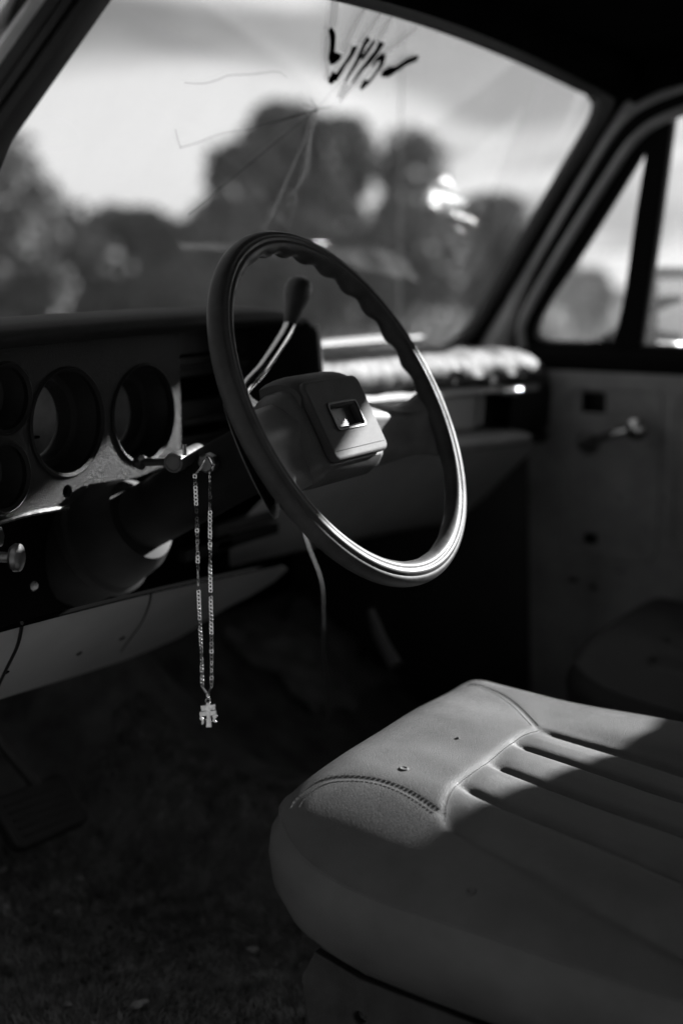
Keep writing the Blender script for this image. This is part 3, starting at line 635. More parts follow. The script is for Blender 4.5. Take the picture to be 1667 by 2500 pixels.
# centre stack of slotted vents and the empty radio opening
stack = part('center_stack')
mb = MB(); x0, x1 = xr + .004, -.070; SY = .335
def sp_(py): return bp(500, py, SY)[1]
slots = [(sp_(872), sp_(858)), (sp_(975), sp_(912)), (sp_(1060), sp_(1030))]
plate(mb, [(x0, 1.318), (x1, 1.318), (x1, 1.10), (x0, 1.10)], [rrect(x0 + .012, x1 - .014, a, b, .003, 2) for a, b in slots], (0, SY, 0), (1, 0, 0), (0, 0, 1), .006, .001); mb.build('stack_face', 'black_plastic', stack, angle=30)
mb = MB(); box(mb, (x0, SY + .05, 1.08), (x1, SY + .055, 1.32), 0); mb.build('stack_back', 'black_gap', stack)
for k in range(3):
    mb = MB(); z = sp_(890 + k * 0) - .0 + (0, -.030 * 2.35, -.044 * 2.35)[k]; box(mb, (x0 + .004, SY - .012, z - .005), (x1 - .012, SY + .004, z + .003), .002); mb.build('slat', 'rail_paint', stack)

# passenger-side dash: worn pad, glove box, lower panel
pad = part('dash_pad', 'worn pale wrinkled dash pad in full sun on the passenger side')
NX, prof = 110, [(.21, -.010), (.14, -.002), (.09, .001), (.06, .0), (.038, -.003), (.02, -.009), (.008, -.018), (.001, -.030), (.0, -.042), (.006, -.054), (.016, -.063), (.034, -.068)]
v = []
for i in range(NX):
    x = -.038 + (.705 + .038) * i / (NX - 1); y0 = .262 - .085 * (max(x, 0) / .68) ** 2; z0 = 1.272 - .026 * max(x, 0) / .68
    e = max(0, (x - .60) / .105); z0 -= .030 * e ** 2.2; 
    for j, (dy, dz) in enumerate(prof):
        wr = .0042 * math.sin(64 * x + 24 * dz * 10 + 3 * math.sin(9 * x)) * max(0, min(1, (x - .22) / .3)) * (1 if 3 < j < 10 else .25) + .0022 * math.sin(23 * x + 1.7 * j) * math.sin(41 * x + j)
        dzz = dz * (1 - .25 * e)
        v.append((x, y0 + dy + wr * .6 + .02 * e * e, z0 + dzz + wr))
pf = grid_faces(NX, len(prof)); pf.append(tuple((NX - 1) * len(prof) + j for j in range(len(prof)))); pf.append(tuple(range(len(prof)))[::-1])
mesh('pad_skin', v, pf, 'dash_pad', pad, angle=60)
glove = part('glove_box', 'grey glove box lid with a dark recess and chrome latch')
def yd(x, o): return .262 - .085 * (max(x, 0) / .68) ** 2 + o
def zd(x): return 1.272 - .026 * max(x, 0) / .68
def dash_sheet(name, x0, x1, pr, m, parent, n=30, angle=40):
    v = []
    for x in np.linspace(x0, x1, n):
        for dy, dz in pr: v.append((x, yd(x, dy), zd(x) + dz))
    return mesh(name, v, grid_faces(n, len(pr)), m, parent, angle=angle)
dash_sheet('upper_trim', -.04, .66, [(.05, -.064), (.012, -.066), (.010, -.074), (.022, -.077), (.03, -.077)], 'lower_paint', glove)
dash_sheet('lid', -.04, .50, [(.03, -.078), (.024, -.082), (.028, -.135), (.036, -.142), (.05, -.143)], 'lower_paint', glove)
dash_sheet('lid_edge', .50, .515, [(.03, -.078), (.02, -.082), (.024, -.13), (.05, -.143)], 'lower_paint', glove, n=4)
dash_sheet('recess', .505, .71, [(.045, -.078), (.06, -.10), (.06, -.15), (.02, -.158), (.03, -.175), (.09, -.18)], 'black_plastic', glove)
dash_sheet('end_cover', .60, .716, [(.06, -.02), (.03, -.045), (.022, -.08), (.026, -.14), (.04, -.165), (.1, -.175)], 'black_plastic', glove, n=8)
lt0, lt1 = at(1222, 957, y=.205), at(1272, 953, y=.19)
mb = MB(); tube(mb, [lt0, (lt0 + lt1) / 2 + np.array([0, -.004, 0]), lt1], [.006, .0075, .006], 12, 8); mb.build('latch', 'chrome', glove)
dash_sheet('lower_lip', -.05, .62, [(.05, -.145), (.006, -.150), (-.006, -.158), (.0, -.168), (.04, -.172)], 'lower_paint', glove)
dash_sheet('lower_panel', -.06, .70, [(.03, -.172), (.05, -.195), (.15, -.295), (.20, -.34), (.26, -.35)], 'panel_paint', glove)

# lower dash strip on the driver side
strip = part('lower_dash', 'grey painted lower dash strip under the cluster')
SY2 = .262
SN = np.array([0, -.64, -.7684]); SV = np.array([0, -.7684, .64]); S0 = np.array([0, SY2, at(390, 1418, y=SY2)[2]])   # the strip rolls under, facing the floor
WX = np.array([1.0, 0, 0])
def q2(px, py): P = on_plane(px, py, S0, SN) - S0; return (P[0], np.dot(P, SV))
def q3(px, py, off=.0125): return on_plane(px, py, S0 + SN * off, SN)
up = [q2(*p) for p in [(-260, 1580), (0, 1512), (50, 1499), (200, 1462), (390, 1418), (520, 1392), (600, 1376), (668, 1362)]]
lo = [q2(*p) for p in [(690, 1375), (660, 1404), (600, 1440), (540, 1470), (430, 1540), (310, 1590), (150, 1640), (0, 1684), (-260, 1760)]]
mb = MB(); plate(mb, up + lo, [], S0 + SN * .010, (1, 0, 0), SV, .002, .0008, 2); mb.build('strip_panel', 'strip_paint', strip, angle=40)
mb = MB(); tube(mb, [S0 + a[0] * WX + (a[1] + .002) * SV + SN * .012 for a in up], .003, 8, 40); mb.build('strip_edge_shade', 'black_gap', strip)  # black tube added to keep the sun-catching top edge dark
mb = MB(); tube(mb, [q3(*p) for p in [(54, 1521), (52, 1540), (42, 1580), (18, 1630), (-6, 1680)]], .0022, 6, 16); mb.build('seam', 'rubber', strip)
mb = MB(); tube(mb, [q3(*p, .0115) for p in [(369, 1444), (364, 1475), (345, 1520), (316, 1560), (296, 1590)]], .0016, 6, 16); mb.build('seam', 'dark_paint', strip)
for p in ((194, 1595), (299, 1558), (16, 1642)):
    mb = MB(); lathe(mb, [(-.001, 0), (-.001, .004), (.002, .005), (.003, 0)], q3(*p, .012), -SN, 14); mb.build('screw', 'black_gap', strip)
# dark void above it, with brackets and slots right of the column
mb = MB(); box(mb, (-.76, .385, .96), (-.05, .395, 1.15), 0); mb.build('void_back', 'black_gap', strip)
for (a, b, c, d_), mm in (((520, 1290, 668, 1262), 'dark_paint'), ((445, 1352, 560, 1330), 'bezel'), ((520, 1322, 672, 1300), 'bezel')):
    p, q = at(a, b, y=.352), at(c, d_, y=.352); mb = MB(); box(mb, (p[0], .345, (p[2] + q[2]) / 2 - .008), (q[0], .36, (p[2] + q[2]) / 2 + .008), .002); mb.build('bracket', mm, strip)

# switch knobs at the far left
for i, (px, py, r) in enumerate(((54, 1362, .0150), (4, 1312, .0125))):
    kb = part('switch_knob'); c = at(px, py, y=.225 + .02 * i)
    mb = MB(); lathe(mb, [(0, 0), (.0, r * .7), (.002, r * .95), (.007, r), (.011, r * .8), (.013, .006), (.016, .0055), (.10, .0055)], c, (-.35, 1, .0), 6 if i else 26); mb.build('knob', 'dull_metal', kb, angle=30)
mb = MB(); c = at(84, 1430, y=.34); lathe(mb, [(-.004, 0), (-.003, .004), (0, .006)], c, (0, 1, 0), 12); mb.build('screw', 'dull_metal', strip)

# ---- steering wheel, column, levers ---------------------------------
TW = R_(28.2); WC = np.array([-.38, 0, 1.25]); WN = np.array([0, -math.cos(TW), math.sin(TW)]); WU = np.array([1.0, 0, 0]); WV = np.array([0, math.sin(TW), math.cos(TW)])
def wp_(u, v_, o): return WC + WU * u + WV * v_ + WN * o
wheel = part('steering_wheel', 'large thin-rimmed two-spoke steering wheel with ribbed grip and square horn pad')
RM, RT = .2, .0135
nth, nph = 360, 56; v = []
for i in range(nth):
    th = 2 * math.pi * i / nth; er = WU * math.cos(th) + WV * math.sin(th)
    for j in range(nph):
        ph = 2 * math.pi * j / nph                      # 0 = outward, 90 = towards the driver
        r = RT * (1 + .06 * math.cos(ph) ** 2)
        for g0 in (62, 100): 
            dd = (math.degrees(ph) - g0 + 180) % 360 - 180; r -= .0020 * math.exp(-(dd / 7.0) ** 2)
        back = max(0, math.cos(ph - R_(225)));  up_ = min(1, max(0, math.sin(th + .1) * 2.5 + .25)); r += (.0003 + .0019 * up_) * back * math.cos(30 * th) - .0006 * back
        v.append(WC + er * (RM + r * math.cos(ph)) + WN * (r * math.sin(ph) * .95))
mesh('rim', v, grid_faces(nth, nph, closed_u=True, closed_v=True), 'wheel_rim', wheel)
for sgn in (-1, 1):
    v = []; nu, nv2 = 16, 15
    for i in range(nu):
        t = i / (nu - 1); u = .050 + (.197 - .050) * t; fl = max(0, (t - .72) / .28) ** 2
        top = .032 - (.044 if sgn > 0 else .016) * t + .014 * fl; bot = -.066 - (.0 if sgn > 0 else .016) * t - .014 * fl
        dep = -.036 + .020 * t ** 1.5 + .014 * fl
        for side in (0, 1):
            for j in range(nv2):
                s = j / (nv2 - 1); s = s if side == 0 else 1 - s
                vv = top + (bot - top) * s
                ridge = .010 * math.exp(-((s - .34) / .16) ** 2) * (1 - .4 * t) - .010 * (2 * s - 1) ** 6
                o = dep + ridge if side == 0 else dep - .016 + .004 * (1 - (2 * s - 1) ** 2) * -1
                v.append(wp_(sgn * u, vv, o))
    mesh('spoke', v, grid_faces(nu, nv2 * 2, closed_v=True), 'spoke_paint', wheel, angle=60)
# hub housing behind the pad
def rrloop(u0, u1, v0, v1, r, o, n=7): return [wp_(a, b, o) for a, b in rrect(u0, u1, v0, v1, r, n)]
sec = [(-.05, .03, .04), (-.09, .025, .03)]
loops = [rrloop(-.058, .069, -.058, .030, .010, -.020), rrloop(-.064, .079, -.061, .036, .014, -.024), rrloop(-.070, .090, -.066, .042, .018, -.037), rrloop(-.074, .094, -.070, .044, .020, -.055), rrloop(-.068, .080, -.066, .044, .024, -.072), rrloop(-.05, .055, -.05, .04, .03, -.092)]
nn = len(loops[0]); v = [p for l in loops for p in l]; fcs = grid_faces(len(loops), nn, closed_v=True); fcs.append(tuple(range(nn))); fcs.append(tuple((len(loops) - 1) * nn + k for k in range(nn)))
mesh('hub', v, fcs, 'wheel_hub', wheel, angle=40)
mb = MB(); plate(mb, rrect(-.052, .063, -.053, .034, .007, 6), [rrect(-.025, .036, -.023, .007, .004, 4)], wp_(0, 0, -.0135), WU, WV, .004, .0035, 4); mb.build('horn_pad', 'wheel_pad', wheel, angle=50)
v = []; NU = 26                               # the pad rolls over the top of the hub, a closed cap
for u in np.linspace(-.064, .064, NU):
    rd = (abs(u) / .064) ** 6
    for k in range(10):
        a = R_(90 * k / 9); v.append(wp_(u + .0055, .028 + .030 * math.sin(a) - .006 * rd, -.0095 - .045 * (1 - math.cos(a)) - .005 * rd))
    v.append(wp_(u + .0055, .034, -.066)); v.append(wp_(u + .0055, .012, -.060)); v.append(wp_(u + .0055, .012, -.020))
fc = grid_faces(NU, 13, closed_v=True); fc.append(tuple(range(13))); fc.append(tuple((NU - 1) * 13 + k for k in range(13)))
mesh('pad_top', v, fc, 'wheel_pad', wheel, angle=55)
mb = MB(); plate(mb, rrect(-.0245, .0355, -.0225, .0065, .004, 4), [], wp_(0, 0, -.0172), WU, WV, .002); mb.build('emblem_plate', 'emblem', wheel, smooth=False)
mb = MB(); plate(mb, rrect(-.0265, .0375, -.0245, .0085, .005, 4), [rrect(-.0245, .0355, -.0225, .0065, .004, 4)], wp_(0, 0, -.0078), WU, WV, .0012, .0006); mb.build('emblem_frame', 'black_plastic', wheel, angle=40)
mb = MB()
for k in range(36):
    u = -.047 + .105 * k / 35; box(mb, (u, -.0465, -.0078), (u + .0018, -.0457, -.0074), 0, basis=(WU, WV, WN), origin=WC)
mb.build('stitching', 'thread', wheel, smooth=False)['kind'] = 'stuff'

colm = part('steering_column', 'dark steering column with a flared collar at the dash')
AX = -WN
mb = MB(); lathe(mb, [(.055, 0), (.055, .046), (.06, .050), (.115, .050), (.12, .044), (.135, .040), (.40, .040), (.405, .0)], WC, AX, 44); mb.build('jacket', 'column_paint', colm, angle=30)
mb = MB(); lathe(mb, [(.325, .040), (.327, .052), (.345, .062), (.385, .068), (.39, .073), (.40, .074), (.407, .068), (.46, .066)], WC, AX, 44); mb.build('collar', 'column_paint', colm, angle=30)
# lock cylinder and knob on the near side
lc = at(424, 1130, x=-.452)
mb = MB(); lathe(mb, [(0, 0), (0, .0078), (.0006, .0082), (.0004, .0092), (-.0012, .0096), (-.001, .0112), (.002, .0118), (.016, .0118), (.02, .0105), (.075, .0105)], lc, (1, .25, .03), 30); mb.build('lock_cylinder', 'lock_paint', colm, angle=30)
lc2 = at(502, 1132, x=-.435); mb = MB(); lathe(mb, [(0, 0), (0, .009), (.002, .0115), (.012, .0115), (.014, .008), (.05, .008)], lc2, (1, .1, .0), 8); mb.build('key_bow', 'dull_metal', colm, angle=20)
mb = MB(); tube(mb, [at(345, 1128, x=-.425), at(385, 1128, x=-.42), at(430, 1128, x=-.41)], [.0055, .0045, .005], 10, 10); lathe(mb, [(-.010, 0), (-.008, .006), (0, .0095), (.008, .006), (.010, 0)], at(343, 1128, x=-.425), (1, .0, .0), 18); mb.build('signal_stalk', 'black_plastic', colm)
mb = MB(); box(mb, (-.003, -.001, -.006), (.003, .001, .007), .0008, origin=at(451, 1100, x=-.445), basis=np.eye(3)); mb.build('key_blade', 'silver', colm)

lev = part('gear_lever', 'chrome column gear lever with black ball knob')
ld = [(560, 1012, 1.64), (593, 966, 1.66), (641, 899, 1.70), (680, 842, 1.735), (703, 803, 1.76), (711, 778, 1.765), (716, 755, 1.77)]
P = [np.array([-.372, .100, 1.228])] + [at(a, b, d=c) for a, b, c in ld[1:]]
mb = MB(); tube(mb, P, [.0085, .0078, .0075, .0075], 12, 40); mb.build('shaft', 'chrome', lev)
kn = at(728, 708, d=1.775); ka = kn - P[-2]; ka /= np.linalg.norm(ka)
mb = MB(); lathe(mb, [(-.046, 0), (-.046, .0085), (-.040, .0095), (-.026, .0115), (-.014, .0155), (-.004, .0172), (.004, .0172), (.011, .0145), (.0155, .008), (.017, 0)], kn, ka, 28); mb.build('knob', 'black_plastic', lev, angle=60)

# ---- pedals and loose wire ------------------------------------------
for px, py, yy, rot in ((95, 1985, .50, 14), ):
    pd = part('pedal', 'square dusty brake pedal low in the dark footwell'); c = at(px, py, y=yy)
    a = R_(48); Bx = np.array([math.cos(R_(-6)), math.sin(R_(-6)), 0]); By = np.array([0, -math.sin(R_(42)), -math.cos(R_(42))]) * -1; Bn = np.cross(Bx, By)
    mb = MB(); plate(mb, rrect(-.062, .062, -.036, .036, .012, 5), [], c, Bx, By, .012, .004); mb.build('pad', 'vinyl_dark', pd, angle=40)
    for k in range(5): 
        mb = MB(); box(mb, (-.05, -.026 + k * .012, .0095), (.05, -.022 + k * .012, .0120), .001, basis=(Bx, By, Bn if Bn[1] < 0 else -Bn), origin=c); mb.build('tread_rib', 'vinyl_dark', pd)
    mb = MB(); tube(mb, [c + np.array([.02, .02, .03]), c + np.array([-.02, .08, .14]), c + np.array([-.03, .16, .34])], [.009, .009, .01], 8, 14); mb.build('arm', 'dark_paint', pd)
wr = MB(); tube(wr, [at(742, 1300, d=1.95), at(752, 1335, d=1.94), at(783, 1420, d=1.93), at(788, 1500, d=1.93), at(790, 1590, d=1.94), at(800, 1660, d=1.95), at(801, 1760, d=1.97)], .0019, 8, 40)
o = wr.build('hanging_wire', 'wire'); tag(o, 'thin loose wire dangling below the steering wheel', 'wire')

# ---- driver seat ------------------------------------------------------
def seat(name, label, cx, cy, hx, hy, zt_, m, detail=True, back=True):
    root = part(name, label)
    TILT = .10
    NC = 400 if detail else 160
    th = np.linspace(0, 2 * math.pi, NC, endpoint=False); pw = 2 / 4.7
    ux = np.sign(np.cos(th)) * np.abs(np.cos(th)) ** pw; uy = np.sign(np.sin(th)) * np.abs(np.sin(th)) ** pw
    Rr = .068
    rows = []
    for ins, z in ((.085, -.160), (.060, -.158), (.036, -.150), (.016, -.132), (.004, -.110), (.001, -.090), (.003, -.076), (.009, -.066)): rows.append((ins, z, 0))
    for k in range(1, 30): rows.append((.010 + .08 * (k / 29) ** 1.4, 0, 1))
    for k in range(1, 60 if detail else 20): rows.append((.09 + (min(hx, hy) - .09) * k / (59 if detail else 19), 0, 1))
    V = []
    for ins, z, top in rows:
        x = cx + ux * max(hx - ins, .0005); y = cy + uy * max(hy - ins, .0005)
        V.append(np.c_[x, y, np.full(NC, z)])
    V = np.array(V)
    X, Y, Z = V[..., 0], V[..., 1], V[..., 2]
    topm = np.array([r[2] for r in rows])[:, None]
    roll = lambda d, R, h, p: h * np.clip(1 - d / R, 0, 1) ** p
    dn, df_, dr, db = X - (cx - hx), (cy + hy) - Y, (cx + hx) - X, Y - (cy - hy)
    drop_ = (roll(dn, .170, .062, 1.9) ** 1.5 + roll(df_, .072, .064, 2.5) ** 1.5 + roll(dr, .075, .064, 2.6) ** 1.5 + roll(db, .07, .06, 2.6) ** 1.5) ** (1 / 1.5)
    drop_ = .095 * np.tanh(drop_ / .095)
    k1 = int(np.argmax(topm[:, 0] > 0)); de = drop_[k1]
    fade = np.clip((np.array([r[1] for r in rows])[:, None] + .16) / .09, 0, 1)
    Z += zt_ + topm * (.008 * (1 - ((X - cx) / hx) ** 2) - drop_) + (1 - topm) * fade * (.060 - de)[None, :]
    seams = []
    if detail:
        near = [at(*p, z=.886)[:2] for p in [(718, 1952), (735, 1938), (790, 1920), (860, 1917), (930, 1924), (1000, 1942), (1075, 1972)]]
        far = [at(*p, z=.890)[:2] for p in [(1140, 1682), (1170, 1688), (1215, 1702), (1260, 1728), (1310, 1772)]]
        bandr = [at(*p, z=.890)[:2] for p in [(1075, 1972), (1080, 1945), (1100, 1915), (1140, 1885), (1190, 1848), (1235, 1812), (1275, 1786), (1310, 1772)]]
        def plen(P, n): return smooth_path([(p[0], p[1], 0) for p in P], n)[:, :2]
        near, far, bandr = plen(near, 60), plen(far, 50), plen(bandr, 70)
        s_in = [bandr[int(round(t * 69))] for t in (0, .27, .53, .78, 1.0)]
        fan = (-.075, -.058, -.045, -.035, -.030)
        pl = [np.array([(p[0] + fx * t ** .8, p[1] - .34 * t) for t in np.linspace(0, 1, 60)]) for p, fx in zip(s_in, fan)]
        Q = np.c_[X.ravel(), Y.ravel()]
        def dist(P):
            d = np.full(len(Q), 9.0)
            for a, b in zip(P[:-1], P[1:]):
                ab = b - a; t = np.clip(((Q - a) @ ab) / (ab @ ab + 1e-12), 0, 1); d = np.minimum(d, np.linalg.norm(Q - (a + t[:, None] * ab), axis=1))
            return d.reshape(X.shape)
        dz = np.zeros_like(Z)
        sg = lambda a: 1 / (1 + np.exp(-np.clip(a, -40, 40)))
        for P, dep, w in [(near, .0004, .007), (far, .0005, .007)]: d = dist(P); dz -= dep * np.exp(-(d / w) ** 2) + .0005 * np.exp(-(d / .003) ** 2)
        dmin = np.full(X.shape, 9.0)
        for k, P in enumerate(pl): d = dist(P); dmin = np.minimum(dmin, d)
        xin0 = np.interp(-Y, -pl[0][:, 1], pl[0][:, 0]); xin1 = np.interp(-Y, -pl[4][:, 1], pl[4][:, 0])
        yb = np.interp(X, bandr[:, 0], bandr[:, 1])
        inside = sg((yb - Y - .002) / .0022) * sg((X - xin0) / .004) * sg((xin1 - X) / .004)
        gin = np.clip((yb - Y - .001) / .022, 0, 1)
        dz -= inside * (.0030 + gin * .0036 * np.exp(-(dmin / .0075) ** 2) + gin * .0015 * np.exp(-(dmin / .003) ** 2) - gin * .0022 * (1 - np.exp(-(dmin / .022) ** 2)))
        rear = np.clip((yb - Y + .03) / .18, 0, 1); rear = rear * rear * (3 - 2 * rear)
        dz += rear * (.014 * sg((X - xin1 - .022) / .010) + .006 * sg((xin0 - .022 - X) / .010))
        Z += dz * topm
        Z += topm * .0012 * np.sin(31 * X + 11 * Y) * np.sin(17 * Y - 9 * X)
        # piping between top cover and side panel
    else:
        for k in range(5): Z -= topm * .008 * np.exp(-((X - (cx - .14 + .07 * k)) / .012) ** 2) * (Y < cy + hy - .14)
    ztilt = lambda y: TILT * (y - (cy + hy))
    Z += ztilt(Y) * np.where(topm > 0, 1, .8)
    nr = len(rows); vs = np.stack([X, Y, Z], -1).reshape(-1, 3)
    fc = grid_faces(nr, NC, closed_v=True); fc.append(tuple(range(NC))[::-1]); fc.append(tuple((nr - 1) * NC + k for k in range(NC)))
    mesh('cushion', vs, fc, m, root)
    # welt round the cushion
    k = 8; mb = MB(); loop = np.stack([X[k], Y[k], Z[k]], -1); ctr = np.array([cx, cy, 0]); 
    wv = []
    for p in range(NC):
        t = loop[(p + 1) % NC] - loop[p - 1]; t /= np.linalg.norm(t) + 1e-12; nrm = np.cross(t, [0, 0, 1.0]); nrm /= np.linalg.norm(nrm)
        if np.dot(nrm, loop[p] - ctr) < 0: nrm = -nrm
        for j in range(6): a = 2 * math.pi * j / 6; wv.append(loop[p] + nrm * (.0018 * math.cos(a) - .0003) + np.array([0, 0, .0015 * math.sin(a) - .001]))
    mesh('welt', wv, grid_faces(NC, 6, closed_u=True, closed_v=True), m, root)
    if detail:
        from mathutils.bvhtree import BVHTree
        bvh = BVHTree.FromPolygons([tuple(p) for p in vs], fc[:-2])
        def drop(p):
            h = bvh.ray_cast(Vector((p[0], p[1], 1.3)), Vector((0, 0, -1))); return (np.array(h[0]), np.array(h[1])) if h[0] is not None else (None, None)
        for P in (near, far, bandr):
            mb = MB()
            for side in (-.0045, .0045):
                if P is bandr and side > 0: continue
                acc = 0
                T = np.gradient(P, axis=0); T /= np.linalg.norm(T, axis=1)[:, None]
                S_ = np.r_[0, np.cumsum(np.linalg.norm(np.diff(P, axis=0), axis=1))]
                for s in np.arange(.004, S_[-1] - .004, .0052):
                    c = np.array([np.interp(s, S_, P[:, 0]), np.interp(s, S_, P[:, 1])]); t = np.array([np.interp(s, S_, T[:, 0]), np.interp(s, S_, T[:, 1])]); nrm = np.array([-t[1], t[0]])
                    h, hn = drop(c + nrm * side)
                    if h is None: continue
                    t3 = np.array([t[0], t[1], 0]); t3 -= hn * np.dot(t3, hn); t3 /= np.linalg.norm(t3); b3 = np.cross(hn, t3)
                    box(mb, (-.0017, -.0005, -.0002), (.0017, .0005, .0005), 0, basis=(t3, b3, hn), origin=h)
            mb.build('stitching', 'thread', root, smooth=False)['kind'] = 'stuff'
        for (px, py, r) in ((985, 1877, .0042), (1116, 1803, .0018), (1148, 2177, .004)):
            q = at(px, py, z=.88); d = ray(px, py); h = bvh.ray_cast(Vector(CP), Vector(d).normalized())
            if h[0] is None: continue
            mb = MB(); prof_ = [(-.0003, r * 1.25), (.0007, r * 1.05), (.0008, r * .8), (.0002, r * .55), (.0001, 0)]; lathe(mb, prof_, np.array(h[0]) + np.array(h[1]) * .0006, np.array(h[1]), 18); mb.build('burn_mark', 'thread', root)
    return root, zt_ - .148
ds, _ = seat('driver_seat', 'light vinyl driver seat cushion with pleats, sunlit along its front edge', -.4065, -.332, .2765, .308, .900, 'vinyl')
mb = MB(); plate(mb, [(-.30, .60), (-.10, .60), (.13, .60), (.155, .64), (.165, .70), (.15, .73), (.10, .715), (-.30, .675)], [circ(.10, .675, .009, 16)], (-.612, -.25, 0), (0, 1, 0), (0, 0, 1), .008, .002); mb.build('side_rail', 'rail_paint', ds, angle=35)
mb = MB(); plate(mb, [(-.30, .60), (.13, .60), (.15, .70), (.10, .71), (-.30, .675)], [], (-.22, -.25, 0), (0, 1, 0), (0, 0, 1), .008, .002); mb.build('side_rail', 'dark_paint', ds, angle=35)
mb = MB(); box(mb, (-.60, -.58, .49), (-.24, -.13, .62), .01); mb.build('base', 'dark_paint', ds)
mb = MB(); plate(mb, [(-.09, .60), (-.03, .60), (.01, .68), (.0, .715), (-.05, .715), (-.09, .69)], [], (-.640, -.42, 0), (0, 1, 0), (0, 0, 1), .012, .003); mb.build('hinge_bracket', 'rail_paint', ds, angle=35)
def backrest(root, cx, m):
    v = []; ns, na = 22, 40
    for i in range(ns):
        t = i / (ns - 1); z = .80 + .62 * t; yy = -.64 - .14 * t; hw_ = .245 - .035 * t ** 2; e = (1 - (2 * t - 1) ** 8)
        for j in range(na):
            a = 2 * math.pi * j / na; v.append((cx + hw_ * np.sign(math.cos(a)) * abs(math.cos(a)) ** .45 * (.9 + .1 * e), yy + .065 * np.sign(math.sin(a)) * abs(math.sin(a)) ** .6 * e, z))
    f = grid_faces(ns, na, closed_v=True); f.append(tuple(range(na))); f.append(tuple((ns - 1) * na + k for k in range(na)))
    mesh('backrest', v, f, m, root)
backrest(ds, -.413, 'vinyl')
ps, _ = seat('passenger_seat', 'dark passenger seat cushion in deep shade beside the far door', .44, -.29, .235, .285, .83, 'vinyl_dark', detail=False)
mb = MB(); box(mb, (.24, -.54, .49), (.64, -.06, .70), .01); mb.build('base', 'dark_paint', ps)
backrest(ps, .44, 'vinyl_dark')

# ================================================================== LOOSE THINGS
# necklace hung from the key
neck = empty('necklace', None, (0, 0, 0)); tag(neck, 'silver flat-link necklace with a double-barred cross hanging from the ignition lock', 'necklace')
mb = MB(); plate(mb, rrect(-.0022, .0022, -.0026, .0026, .0016, 3), [rrect(-.0010, .0010, -.0014, .0014, .0008, 2)], (0, 0, 0), (1, 0, 0), (0, 0, 1), .0007); link0 = mb.build('link', 'silver', neck, smooth=False)
def place_link(o, P, T, yaw):
    z = Vector(T).normalized(); x = Vector((math.cos(yaw), math.sin(yaw), 0)); y = z.cross(x).normalized(); x = y.cross(z)
    o.matrix_basis = Matrix(((x.x, y.x, z.x, P[0]), (x.y, y.y, z.y, P[1]), (x.z, y.z, z.z, P[2]), (0, 0, 0, 1)))
XC = -.468
tl, bl = at(476, 1158, x=XC), at(494, 1678, x=XC); tr_, br = at(512, 1150, x=XC - .004), at(517, 1678, x=XC - .004)
first = True; base_yaw = R_(YAW - 90)
for A, B, sd in ((tl, bl, 0), (tr_, br, 1)):
    n = 56
    for k in range(n):
        t = (k + .5) / n; P = A * (1 - t) + B * t; P = P + np.array([.0006 * math.sin(9 * t + sd), 0, 0])
        o = link0 if first else link0.copy()
        if not first: COL.objects.link(o)
        first = False
        tw = (1.15 * math.exp(-((t - (.50 if sd == 0 else .54)) / .06) ** 2) + .65 * math.sin(6 * t + 2 * sd) + .25 * math.sin(43 * t + sd) + .18 * rng.normal() + (.5 if sd and t < .18 else 0))
        place_link(o, P, A - B, base_yaw + tw)
mb = MB(); tube(mb, [tl, tl + np.array([.006, -.004, .007]), (tl + tr_) / 2 + np.array([0.01, 0, .016]), tr_ + np.array([0.0, -.004, .006]), tr_], .0013, 6, 24); mb.build('loop', 'silver', neck)
jp = at(507, 1696, x=XC - .002); cb = at(508, 1757, x=XC - .002)
mb = MB(); tube(mb, [bl, jp], .0014, 6, 4); tube(mb, [br, jp], .0012, 6, 4); lathe(mb, [(-.003, .0), (-.002, .002), (.002, .002), (.004, 0)], jp, (0, 0, -1), 10); mb.build('bail', 'silver', neck)
ring = []; c0 = at(508, 1711, x=XC - .002)
for k in range(17): a = 2 * math.pi * k / 16; ring.append(c0 + CR * .0024 * math.cos(a) + np.array([0, 0, .003 * math.sin(a)]))
mb = MB(); tube(mb, ring, .0008, 6, caps=False); mb.build('ring', 'silver', neck)
S1 = 1.56 / FPX * 100 / 1568; o0 = at(508, 1716, x=XC - .002); cu_ = np.array([math.sin(R_(YAW + 8)), -math.cos(R_(YAW + 8)), 0])
def cp(x, y): return ((x - 760) * S1, -(y - 1040) * S1)
cross = [(700, 1030), (820, 1030), (835, 1130), (1040, 1105), (1035, 1315), (850, 1330), (845, 1375), (1070, 1360), (1085, 1530), (845, 1560), (880, 2030), (680, 2030), (705, 1560), (560, 1560), (430, 1560), (435, 1395), (700, 1370), (695, 1345), (500, 1345), (480, 1150), (680, 1130)]
mb = MB(); plate(mb, [cp(*p) for p in cross], [], o0, cu_, (0, 0, 1), .0016, .0005); mb.build('cross', 'silver', neck, angle=40)
for pts in ([(470, 1540), (540, 1540), (520, 1640), (585, 1700), (560, 1760), (590, 1820), (545, 1910), (490, 1900), (500, 1760), (430, 1690), (440, 1630)], [(950, 1540), (1060, 1530), (1120, 1580), (1080, 1650), (1030, 1700), (1020, 1760), (1080, 1820), (1040, 1860), (930, 1790), (960, 1680), (920, 1600)]):
    mb = MB(); plate(mb, [cp(*p) for p in pts], [], o0 + np.cross(cu_, [0, 0, 1.0]) * .0002, cu_, (0, 0, 1), .0014, .0004); mb.build('angel', 'silver', neck, angle=40)

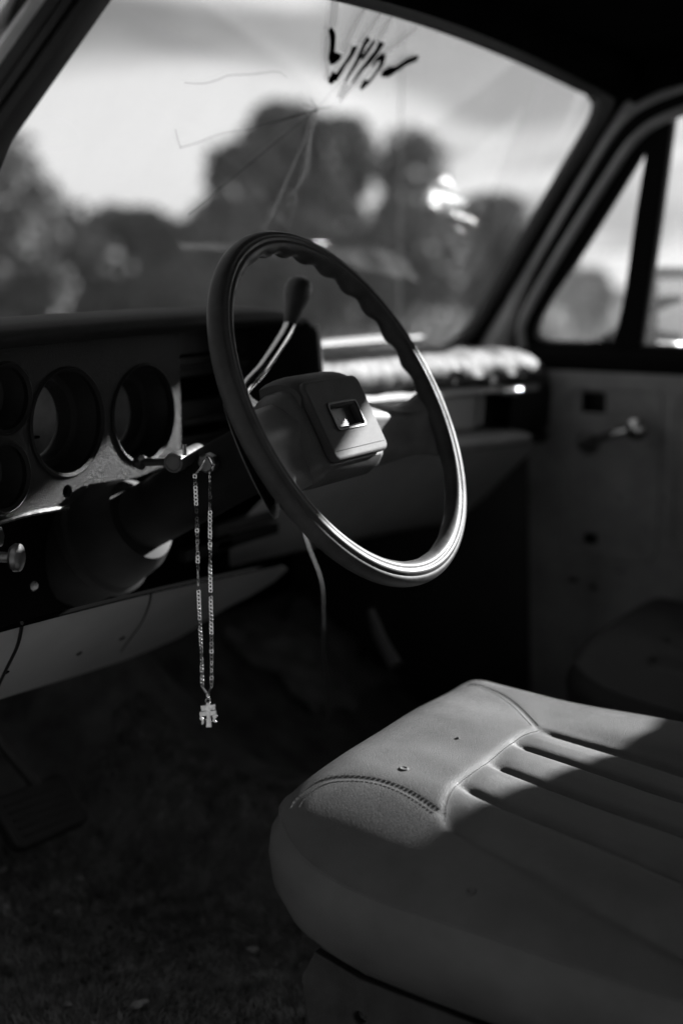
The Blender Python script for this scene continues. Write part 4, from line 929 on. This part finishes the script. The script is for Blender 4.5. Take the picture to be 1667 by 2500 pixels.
# crumpled rag and a bent strap in the dark passenger footwell
def rag(name, label, px, py, zf, rx, ry, h, m, seed):
    rg = np.random.default_rng(seed); P = at(px, py, z=zf); n = 44; v = []
    ph = rg.random(8) * 6.28
    for i in range(n):
        for j in range(n):
            a, b = 2 * i / (n - 1) - 1, 2 * j / (n - 1) - 1; e = 1 + .12 * math.sin(3 * math.atan2(b, a) + ph[0]) + .08 * math.sin(7 * math.atan2(b, a) + ph[1])
            x, y = a * rx * e, b * ry * e; r = min(1, math.hypot(a, b))
            z = h * (1 - r ** 2) * (.55 + .45 * math.sin(4.1 * a + 2.3 * b + ph[2]) * math.sin(3.3 * b - 2 * a + ph[3])) + .012 * abs(math.sin(8 * a + 5 * b + ph[4])) + .008 * abs(math.sin(13 * b - 6 * a + ph[5])) * (1 - r * .5)
            v.append((P[0] + x, P[1] + y, fz(P[0] + x, P[1] + y) + .006 + z))
    o = mesh(name, v, grid_faces(n, n), m); sd = o.modifiers.new('thickness', 'SOLIDIFY'); sd.thickness = .003; tag(o, label, 'rag'); return o
mat('rag', 0.22, 0.9, var=0.3, vscale=20, bump=0.4, bscale=300)
rag('rag', 'crumpled grey rag on the dark floor below the steering wheel', 760, 1640, .60, .15, .10, .05, 'rag', 3)
rag('rag', 'dark folded sacking on the passenger floor behind the seat corner', 1110, 1610, .56, .17, .15, .07, 'fibre', 9)
mb = MB(); P0 = [at(905, 1490, d=2.25), at(912, 1512, d=2.24), at(930, 1560, d=2.22), at(965, 1625, d=2.2)]; tube(mb, P0, [.006, .009, .010, .012], 10, 24); o = mb.build('heater_hose', 'lock_paint'); tag(o, 'short bent grey hose hanging under the passenger dash', 'hose')

# scraps on the carpet
places = [('beside the seat rail', 'largest pale scrap', 617, 2313, .0100), ('below the picture middle', 'flat pale scrap', 341, 2437, .0110), ('beside the pedal', 'tiny dull scrap', 197, 2186, .0060), ('under the seat corner', 'dim scrap', 594, 2090, .0070), ('at the door edge', 'small pale scrap', 10, 2222, .0080), ('near the door sill', 'tiny pale scrap', 165, 2436, .0060), ('near the door sill', 'smallest pale scrap', 143, 2250, .0055)]
labels = ['pale round crumb on the carpet beside the seat rail', 'pale flat paper scrap lowest on the carpet', 'tiny dull crumb on the carpet in front of the pedal', 'dim crumb on the carpet under the seat corner', 'small pale crumb at the left edge of the carpet', 'tiny pale crumb left of the lowest paper scrap', 'smallest dull crumb between pedal and picture edge']
for (a, b, px, py, s), lb in zip(places, labels):
    zf = .515; P = at(px, py, z=zf); P[2] = fz(P[0], P[1]) + .010
    bm = bmesh.new(); bmesh.ops.create_icosphere(bm, subdivisions=2, radius=s * .9)
    for q in bm.verts: q.co *= 1 + .35 * random.uniform(-1, 1); q.co.z *= .55
    me = bpy.data.meshes.new('carpet_crumb'); bm.to_mesh(me); bm.free(); me.materials.append(MATS['debris']); me.shade_smooth()
    o = bpy.data.objects.new('carpet_crumb', me); COL.objects.link(o); o.location = P; o.rotation_euler = (random.random() * .4, random.random() * .4, random.random() * 6)
    tag(o, lb, 'crumb', 'crumbs on the carpet')
